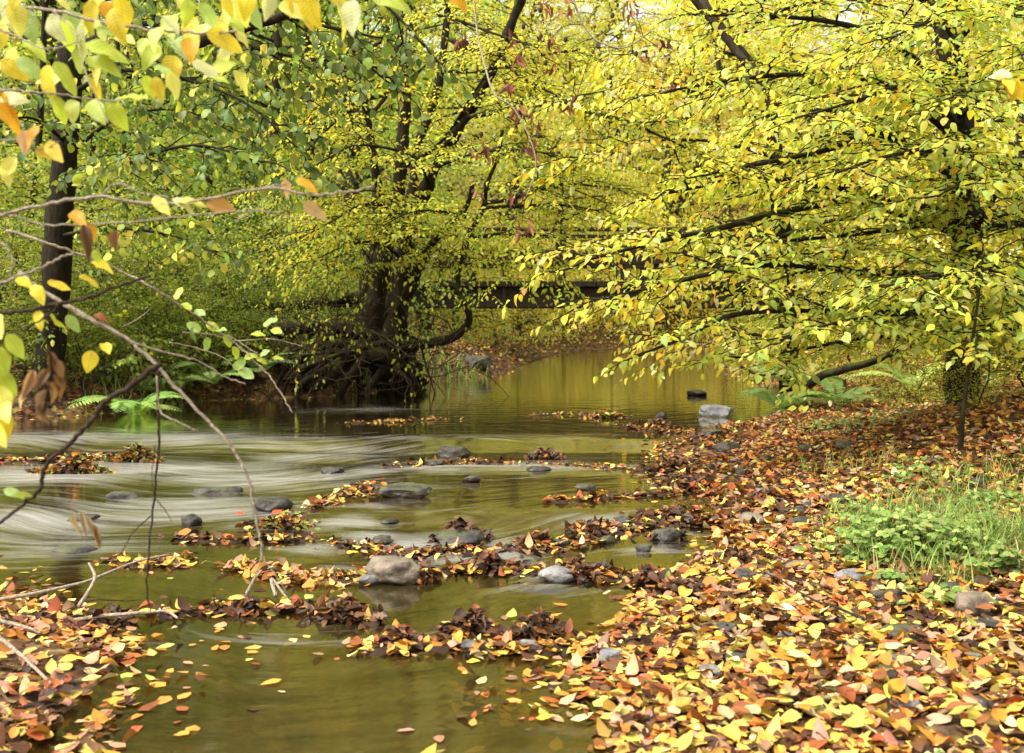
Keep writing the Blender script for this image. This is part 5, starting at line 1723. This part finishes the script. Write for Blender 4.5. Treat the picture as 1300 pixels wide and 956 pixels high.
near_branch('overhanging_branch', 'pale twig along the top left corner with big yellow and lime leaves', [
    ([(-30, 2, 1.85), (0, 7, 1.85), (67, 13, 1.83), (127, 27, 1.8), (193, 37, 1.78), (247, 41, 1.76), (300, 40, 1.75)], .0035),
    ([(67, 13, 1.83), (90, 35, 1.8), (100, 60, 1.75), (112, 100, 1.72), (140, 160, 1.7)], .0018),
    ([(-20, 30, 1.8), (20, 45, 1.78), (60, 62, 1.75), (105, 52, 1.74)], .002),
    ([(193, 37, 1.78), (215, 50, 1.75), (240, 80, 1.73)], .0016)],
    [(30, 12, 1.85, -70, 55, G2), (62, 20, 1.8, -60, 52, CR), (5, 30, 1.82, -100, 50, Y1), (20, 75, 1.75, -30, 50, G2, .1, 1), (70, 78, 1.72, -60, 58, G1, .12, 1), (62, 82, 1.75, -95, 58, Y1), (108, 55, 1.75, -15, 68, G1),
     (110, 75, 1.76, -25, 62, (.4, .46, .05)), (130, 2, 1.8, -60, 46, O1), (150, -6, 1.8, -75, 58, Y1), (118, 0, 1.82, -100, 50, Y1), (195, 85, 1.74, -20, 40, G2), (215, 90, 1.73, -75, 44, Y2), (205, 20, 1.76, -35, 50, CR),
     (240, 48, 1.75, -80, 36, O1, .3, 1), (262, 40, 1.74, -20, 64, Y1, .15, 1), (-5, 130, 1.75, -50, 56, O1), (0, 125, 1.77, -5, 50, CR), (15, 0, 1.8, -80, 54, Y2), (245, 78, 1.8, -30, 50, CR), (265, 98, 1.8, -10, 30, G1)]
    + cloud(62, -10, 310, -25, 100, 1.75, 2.2, [Y1, Y2, G1, G1, CR, G2, Y2]), seed=1)
near_branch('overhanging_branch', 'short twig at far left carrying lime leaves below the top cluster', [
    ([(-30, 112, 1.75), (30, 116, 1.75), (80, 121, 1.75), (133, 128, 1.74), (165, 124, 1.73)], .0022),
    ([(-30, 180, 1.8), (20, 178, 1.8), (50, 190, 1.79), (75, 180, 1.78)], .0016)],
    [(68, 122, 1.75, -65, 46, G1), (92, 126, 1.75, -75, 46, (.42, .46, .06)), (115, 128, 1.74, -50, 52, G1), (140, 128, 1.74, -65, 50, G1), (155, 124, 1.73, -10, 62, G1), (0, 118, 1.75, -70, 50, O1),
     (45, 190, 1.8, -20, 44, Y1), (60, 180, 1.79, -50, 44, Y1), (20, 200, 1.8, -120, 40, Y2), (5, 208, 1.8, -60, 36, Y2), (50, 160, 1.8, -110, 40, O1), (30, 165, 1.8, -80, 40, PK)], seed=2)
near_branch('overhanging_branch', 'yellow leafed twig crossing the top edge left of centre', [
    ([(300, -30, 1.8), (370, -12, 1.78), (430, -6, 1.76), (500, -8, 1.75), (600, -20, 1.74)], .003)],
    [(365, -10, 1.8, -55, 66, Y1), (390, -12, 1.78, -80, 60, Y1), (425, -5, 1.76, -70, 66, Y2), (445, 0, 1.76, -85, 60, CR), (470, -12, 1.75, -30, 64, G1), (500, -8, 1.75, -40, 50, G1), (340, -15, 1.8, -85, 50, CR),
     (410, -12, 1.78, -35, 54, Y1), (565, -18, 1.75, -45, 52, O1, .1, 1), (580, -15, 1.75, -20, 40, Y1), (320, -15, 1.8, -110, 50, Y1), (355, 5, 1.8, -30, 46, Y2), (300, -10, 1.8, -70, 56, Y2), (275, -20, 1.8, -60, 56, Y1)], seed=3)
near_branch('overhanging_branch', 'thick dark branch stub crossing behind the top left leaves', [
    ([(230, 60, 3.6), (280, 45, 3.6), (320, 32, 3.6), (350, 24, 3.6), (372, 12, 3.6), (420, -30, 3.6)], .022)], [], 'bark', seed=4)
near_branch('bare_branch', 'grey twig reaching level across the left half with a few pink and orange leaves', [
    ([(-30, 276, 1.7), (0, 273, 1.7), (60, 259, 1.7), (127, 250, 1.7), (190, 258, 1.7), (250, 255, 1.7), (330, 240, 1.7), (400, 247, 1.7), (433, 245, 1.7), (474, 237, 1.7)], .0034),
    ([(127, 250, 1.7), (140, 237, 1.71), (155, 234, 1.72), (180, 245, 1.72), (215, 250, 1.72)], .002),
    ([(-30, 268, 1.72), (20, 275, 1.71), (60, 285, 1.7), (150, 283, 1.69), (230, 275, 1.68), (330, 268, 1.68), (400, 285, 1.68)], .0018),
    ([(330, 240, 1.7), (350, 235, 1.7), (365, 233, 1.7)], .0014), ([(300, 280, 1.7), (330, 265, 1.7), (333, 264, 1.7)], .0012)],
    [(362, 228, 1.7, -85, 24, PK, .2, 1), (376, 228, 1.7, -25, 34, O1, .2, .8), (385, 258, 1.7, -30, 48, (.72, .5, .26), .1, 1), (195, 250, 1.7, -45, 34, Y2, .1, 1), (218, 252, 1.7, -35, 36, CR), (228, 255, 1.7, -10, 36, Y2),
     (262, 256, 1.7, -15, 44, (.66, .36, .1)), (90, 270, 1.7, -40, 32, O1, .5), (108, 284, 1.7, -60, 26, O1, .6)], seed=5)
near_branch('bare_branch', 'brown twig rising from the left edge through the alder trunk', [
    ([(-30, 399, 1.75), (0, 398, 1.75), (33, 395, 1.75), (75, 385, 1.75), (110, 378, 1.75), (160, 360, 1.75), (192, 350, 1.75)], .0042),
    ([(75, 385, 1.75), (68, 395, 1.74), (45, 410, 1.74), (30, 420, 1.74)], .0022)],
    [(42, 362, 1.75, -50, 32, Y1, .1, 1), (18, 352, 1.75, -30, 30, Y1), (60, 358, 1.75, -20, 30, Y1), (48, 394, 1.75, -80, 28, Y1), (65, 398, 1.75, -70, 30, G1), (85, 400, 1.75, -60, 28, G2), (115, 333, 1.75, -20, 34, Y1),
     (100, 350, 1.75, -25, 30, Y1), (118, 318, 1.75, -60, 22, G1)], 'twig_dark', seed=6)
near_branch('bare_branch', 'long pale twig drooping from the left down into the stream', [
    ([(25, 345, 1.8), (45, 362, 1.8), (80, 385, 1.8), (120, 407, 1.8), (165, 433, 1.8), (200, 465, 1.8), (240, 510, 1.8), (285, 556, 1.8), (303, 582, 1.8), (318, 620, 1.8), (330, 680, 1.8), (333, 712, 1.8)], .0042),
    ([(80, 387, 1.8), (120, 410, 1.8), (175, 437, 1.82), (230, 452, 1.84), (255, 460, 1.85), (285, 478, 1.86), (312, 487, 1.86)], .002),
    ([(333, 710, 1.8), (350, 730, 1.8), (365, 755, 1.8)], .0014), ([(200, 478, 1.8), (203, 520, 1.8), (225, 535, 1.78), (252, 547, 1.77)], .0018),
    ([(333, 710, 1.8), (318, 745, 1.8), (308, 760, 1.8)], .0014)],
    [(117, 445, 1.8, -100, 30, Y1, .1, 1, .75), (132, 436, 1.8, -45, 28, Y1, .3), (118, 402, 1.8, -10, 22, (.4, .12, .05), .5)], seed=7)
near_branch('bare_branch', 'thin twig with small round green leaves sloping to the waterline at left', [
    ([(10, 292, 2.3), (60, 309, 2.3), (113, 327, 2.35), (160, 348, 2.4), (190, 363, 2.4), (233, 390, 2.45), (273, 417, 2.5), (300, 437, 2.5), (333, 468, 2.5), (353, 493, 2.5), (372, 525, 2.5)], .0035),
    ([(233, 422, 2.45), (270, 425, 2.5), (300, 433, 2.5), (345, 430, 2.5), (385, 440, 2.5)], .0018),
    ([(215, 435, 2.45), (250, 442, 2.5), (285, 455, 2.5), (300, 470, 2.5)], .0018), ([(290, 425, 2.5), (330, 452, 2.5), (345, 462, 2.5)], .0014),
    ([(155, 415, 2.4), (175, 405, 2.4), (190, 393, 2.4)], .0014)],
    [(232, 385, 2.45, -20, 22, G1), (222, 380, 2.4, 60, 18, Y2), (247, 395, 2.45, -15, 18, G2), (262, 410, 2.5, -30, 20, G1), (272, 420, 2.5, 10, 22, G2), (285, 425, 2.5, -60, 18, G1), (296, 468, 2.5, 30, 22, G2, .1, 1), (303, 468, 2.5, -30, 24, G2, .1, 1),
     (335, 415, 2.5, 40, 22, G2), (345, 418, 2.5, -20, 20, G1), (310, 455, 2.5, 20, 18, G1), (325, 455, 2.5, -20, 16, G1), (295, 440, 2.5, -60, 18, G1), (318, 425, 2.5, 10, 20, G1), (255, 420, 2.5, 150, 20, G2),
     (330, 452, 2.5, 40, 16, G2), (345, 455, 2.5, 0, 16, G1), (245, 415, 2.45, -100, 24, (.2, .3, .08)), (262, 428, 2.5, -90, 22, (.2, .3, .08))], 'twig', seed=8, shape='round')
near_branch('bare_branch', 'brown branch falling from mid left to the left frame edge above the rapids', [
    ([(204, 460, 1.6), (170, 487, 1.6), (133, 511, 1.6), (117, 533, 1.6), (95, 556, 1.6), (73, 577, 1.6), (56, 596, 1.6), (51, 620, 1.6), (34, 637, 1.6), (0, 664, 1.6), (-30, 690, 1.6)], .0048),
    ([(34, 637, 1.6), (60, 642, 1.6), (85, 645, 1.6), (100, 650, 1.6)], .0016)],
    [(5, 622, 1.6, -15, 26, G2, .1, 1), (20, 628, 1.6, -20, 24, G1, .1, 1), (95, 650, 1.6, -85, 36, (.5, .37, .22), 1.3, .8, .2), (103, 650, 1.6, -70, 40, (.46, .33, .19), 1.2, .8, .22), (110, 655, 1.6, -62, 44, (.5, .37, .22), 1.3, .8, .2), (118, 665, 1.6, -75, 40, (.4, .27, .14), 1.2, .8, .26), (122, 668, 1.6, -88, 34, (.36, .24, .12), 1.3, .8, .22)], 'twig_dark', seed=9)
near_branch('bare_branch', 'vertical brown twig hanging down in front of the rapids', [
    ([(200, 455, 1.9), (201, 515, 1.9), (201, 570, 1.9), (195, 640, 1.9), (189, 700, 1.9), (186, 745, 1.9), (192, 775, 1.9)], .0028),
    ([(196, 632, 1.9), (208, 645, 1.9), (218, 662, 1.9)], .0012), ([(192, 655, 1.9), (170, 675, 1.9), (152, 705, 1.9)], .0014), ([(197, 565, 1.9), (193, 600, 1.9), (195, 630, 1.9)], .001)], [], 'twig_dark', seed=10)
near_branch('bare_branch', 'pale forked twigs at the left edge below the level twig', [
    ([(-30, 368, 1.65), (0, 360, 1.65), (25, 350, 1.65), (50, 341, 1.65), (72, 330, 1.65), (94, 321, 1.65)], .003),
    ([(-20, 300, 1.65), (5, 312, 1.65), (16, 330, 1.65), (12, 352, 1.65)], .0022)],
    [(-4, 470, 1.6, -60, 50, G1), (0, 490, 1.6, -75, 50, Y2), (-5, 505, 1.6, -50, 55, Y2), (5, 520, 1.6, -85, 48, Y1), (-10, 540, 1.6, -45, 48, Y1), (8, 425, 1.6, -60, 44, G1), (-5, 400, 1.6, -60, 50, Y2), (0, 440, 1.6, -85, 48, G1)], seed=11)
near_branch('dead_leaf_spray', 'blurred brown dead leaves hanging from a broken twig at left', [
    ([(60, 440, 1.35), (66, 460, 1.35), (64, 480, 1.35), (60, 500, 1.35), (56, 525, 1.35)], .0018), ([(30, 495, 1.5), (40, 490, 1.5), (44, 500, 1.5)], .0014)],
    [(62, 445, 1.35, -95, 34, (.24, .13, .06), 1.2, .6, .4), (66, 455, 1.35, -75, 36, (.34, .2, .1), 1.2, .6, .4), (60, 470, 1.35, -110, 34, (.2, .11, .05), 1.1, .6, .42), (66, 475, 1.35, -85, 36, (.3, .17, .08), 1.2, .6, .4),
     (58, 485, 1.35, -70, 34, (.26, .14, .06), 1.1, .6, .45), (60, 495, 1.35, -105, 34, (.34, .2, .11), 1.2, .6, .4), (56, 510, 1.35, -85, 32, (.28, .15, .08), 1.2, .6, .4), (42, 470, 1.5, -100, 50, (.35, .2, .1), 1.2, .6, .32), (34, 500, 1.5, -130, 26, (.5, .36, .2), .8, .6, .4),
     (105, 285, 1.6, -80, 56, (.16, .08, .035), 1.2, .8, .33), (148, 292, 1.6, -95, 26, (.25, .12, .05), .8)], 'twig_dark', seed=12)
near_branch('overhanging_branch', 'pale yellow leaf cluster entering at the upper right edge', [
    ([(1340, 90, 2.3), (1310, 98, 2.3), (1280, 104, 2.3), (1255, 100, 2.3)], .003), ([(1330, 130, 2.6), (1290, 60, 2.6), (1285, 90, 2.6)], .002)],
    [(1262, 100, 2.3, -10, 44, (.62, .62, .22)), (1270, 104, 2.3, -40, 44, O1), (1290, 100, 2.3, -70, 40, Y1), (1300, 96, 2.3, -110, 40, Y1), (1285, 98, 2.3, 160, 40, CR), (1310, 98, 2.3, -90, 46, CR), (1275, 100, 2.3, -85, 30, Y1)], 'twig_dark', seed=13)

# alder twigs hanging at top centre, with cones and withered brown leaves
g = np.random.default_rng(111)
for k, (pts, tips, lb) in enumerate([
    ([(600, -30, 6.2), (606, 40, 6.2), (616, 85, 6.1), (628, 120, 6.0), (650, 135, 6.0), (668, 165, 6.0), (680, 200, 6.0), (677, 225, 6.0), (668, 250, 6.0)],
     [(586, 45), (645, 45), (657, 75), (648, 105), (662, 140), (677, 155), (669, 185), (675, 195), (613, 190), (663, 285), (605, 240), (645, 110), (655, 250)], 'left of two hanging alder twigs with withered leaves at top centre'),
    ([(720, -30, 6.4), (735, 20, 6.4), (750, 45, 6.4), (765, 55, 6.4), (800, 58, 6.4), (860, 10, 6.4)],
     [(690, 5), (698, 50), (718, 4), (706, 85), (798, 8), (842, 50), (862, 100), (826, 66), (730, 130)], 'right of two alder twigs with small dark cones at top centre')]):
    root = empty('alder_twig', P(*pts[0]), lb, 'branch')
    W = Wood(); pth = px_path(pts, 30); W.tube(pth, np.linspace(.007, .003, 30), 6, .08, 2); W.build('stem', M['twig'], root)
    for (tx_, ty_) in tips:
        p = P(tx_, ty_, 6.2)
        i = np.argmin(np.linalg.norm(pth - p, axis=1))
        W = Wood(); W.tube(cr([pth[i], (pth[i] + p) / 2 + np.array([0, 0, .04]), p], 8), np.linspace(.003, .0015, 8), 4); W.build('twig', M['twig_dark'], root)
        Lx = Leaves(1)
        n = g.integers(4, 9)
        Lx.add(p + g.standard_normal((n, 3)) * .025, np.stack([g.normal(0, .4, n), g.normal(0, .4, n), -np.ones(n)], -1), g.standard_normal((n, 3)), g.uniform(.05, .09, n), .38,
               pick(g, [((.22, .07, .035), 4), ((.3, .12, .06), 3), ((.12, .04, .02), 3)], n), .6, .3)
        Lx.build('withered_leaf', M['litter'], root)
        if g.uniform() < .8:
            bm = bmesh.new(); bmesh.ops.create_icosphere(bm, subdivisions=2, radius=.013)
            c_ = p + g.normal(0, .06, 3) * np.array([1, 1, .6])
            for v in bm.verts: v.co = Vector((v.co.x, v.co.y, v.co.z * 1.35)) * (1 + .18 * math.sin(v.co.z * 900) ) + Vector(c_)
            me = bpy.data.meshes.new('cone'); bm.to_mesh(me); bm.free()
            link('cone', me, M['twig_dark'], root)
stick('leaning_branch', [(885, -20, 7.6), (905, 25, 7.5), (935, 65, 7.5), (966, 102, 7.4), (985, 150, 7.4)], .034, 'bark_far', 'straight grey-brown branch slanting down through the upper right foliage')

# ------------------------------------------------------------------ world, sun, camera
w = bpy.data.worlds.new('World'); SC.world = w; w.use_nodes = True
nt = w.node_tree
SUN_EL, SUN_AZ = 54.0, 242.0      # azimuth measured clockwise from +Y (view direction)
sky = nt.nodes.new('ShaderNodeTexSky'); sky.sky_type = 'NISHITA'; sky.sun_disc = False
sky.sun_elevation = rad(SUN_EL); sky.sun_rotation = rad(SUN_AZ)
sky.air_density = 1.0; sky.dust_density = 4.0; sky.ozone_density = 1.0
hs = nt.nodes.new('ShaderNodeHueSaturation'); hs.inputs['Saturation'].default_value = 0.08
bg = nt.nodes['Background']; bg.inputs[1].default_value = 0.43
nt.links.new(sky.outputs[0], hs.inputs['Color']); nt.links.new(hs.outputs[0], bg.inputs[0])
sd = bpy.data.lights.new('sun', 'SUN'); sd.energy = 4.3; sd.angle = rad(24); sd.color = (1, .95, .86)
so = bpy.data.objects.new('sun', sd); COL.objects.link(so)
az = rad(SUN_AZ); el = rad(SUN_EL)
tosun = Vector((math.sin(az) * math.cos(el), math.cos(az) * math.cos(el), math.sin(el)))
so.rotation_euler = tosun.to_track_quat('Z', 'Y').to_euler()
so.location = tosun * 30

cd = bpy.data.cameras.new('camera'); cam = bpy.data.objects.new('camera', cd); COL.objects.link(cam)
cam.location = CAMP; cam.rotation_euler = (PI / 2 - TH, 0, 0)
cd.sensor_width = 36; cd.lens = 36; cd.clip_start = .05; cd.clip_end = 600
cd.dof.use_dof = True; cd.dof.focus_distance = 4.3; cd.dof.aperture_fstop = 5.6
SC.camera = cam
SC.view_settings.view_transform = 'Standard'; SC.view_settings.look = 'None'; SC.view_settings.exposure = 0; SC.view_settings.gamma = 1
cy = SC.cycles
cy.max_bounces = 10; cy.diffuse_bounces = 7; cy.glossy_bounces = 3; cy.transmission_bounces = 5; cy.transparent_max_bounces = 8
cy.use_denoising = True
cy.sample_clamp_indirect = 6
cy.caustics_reflective = False; cy.caustics_refractive = False
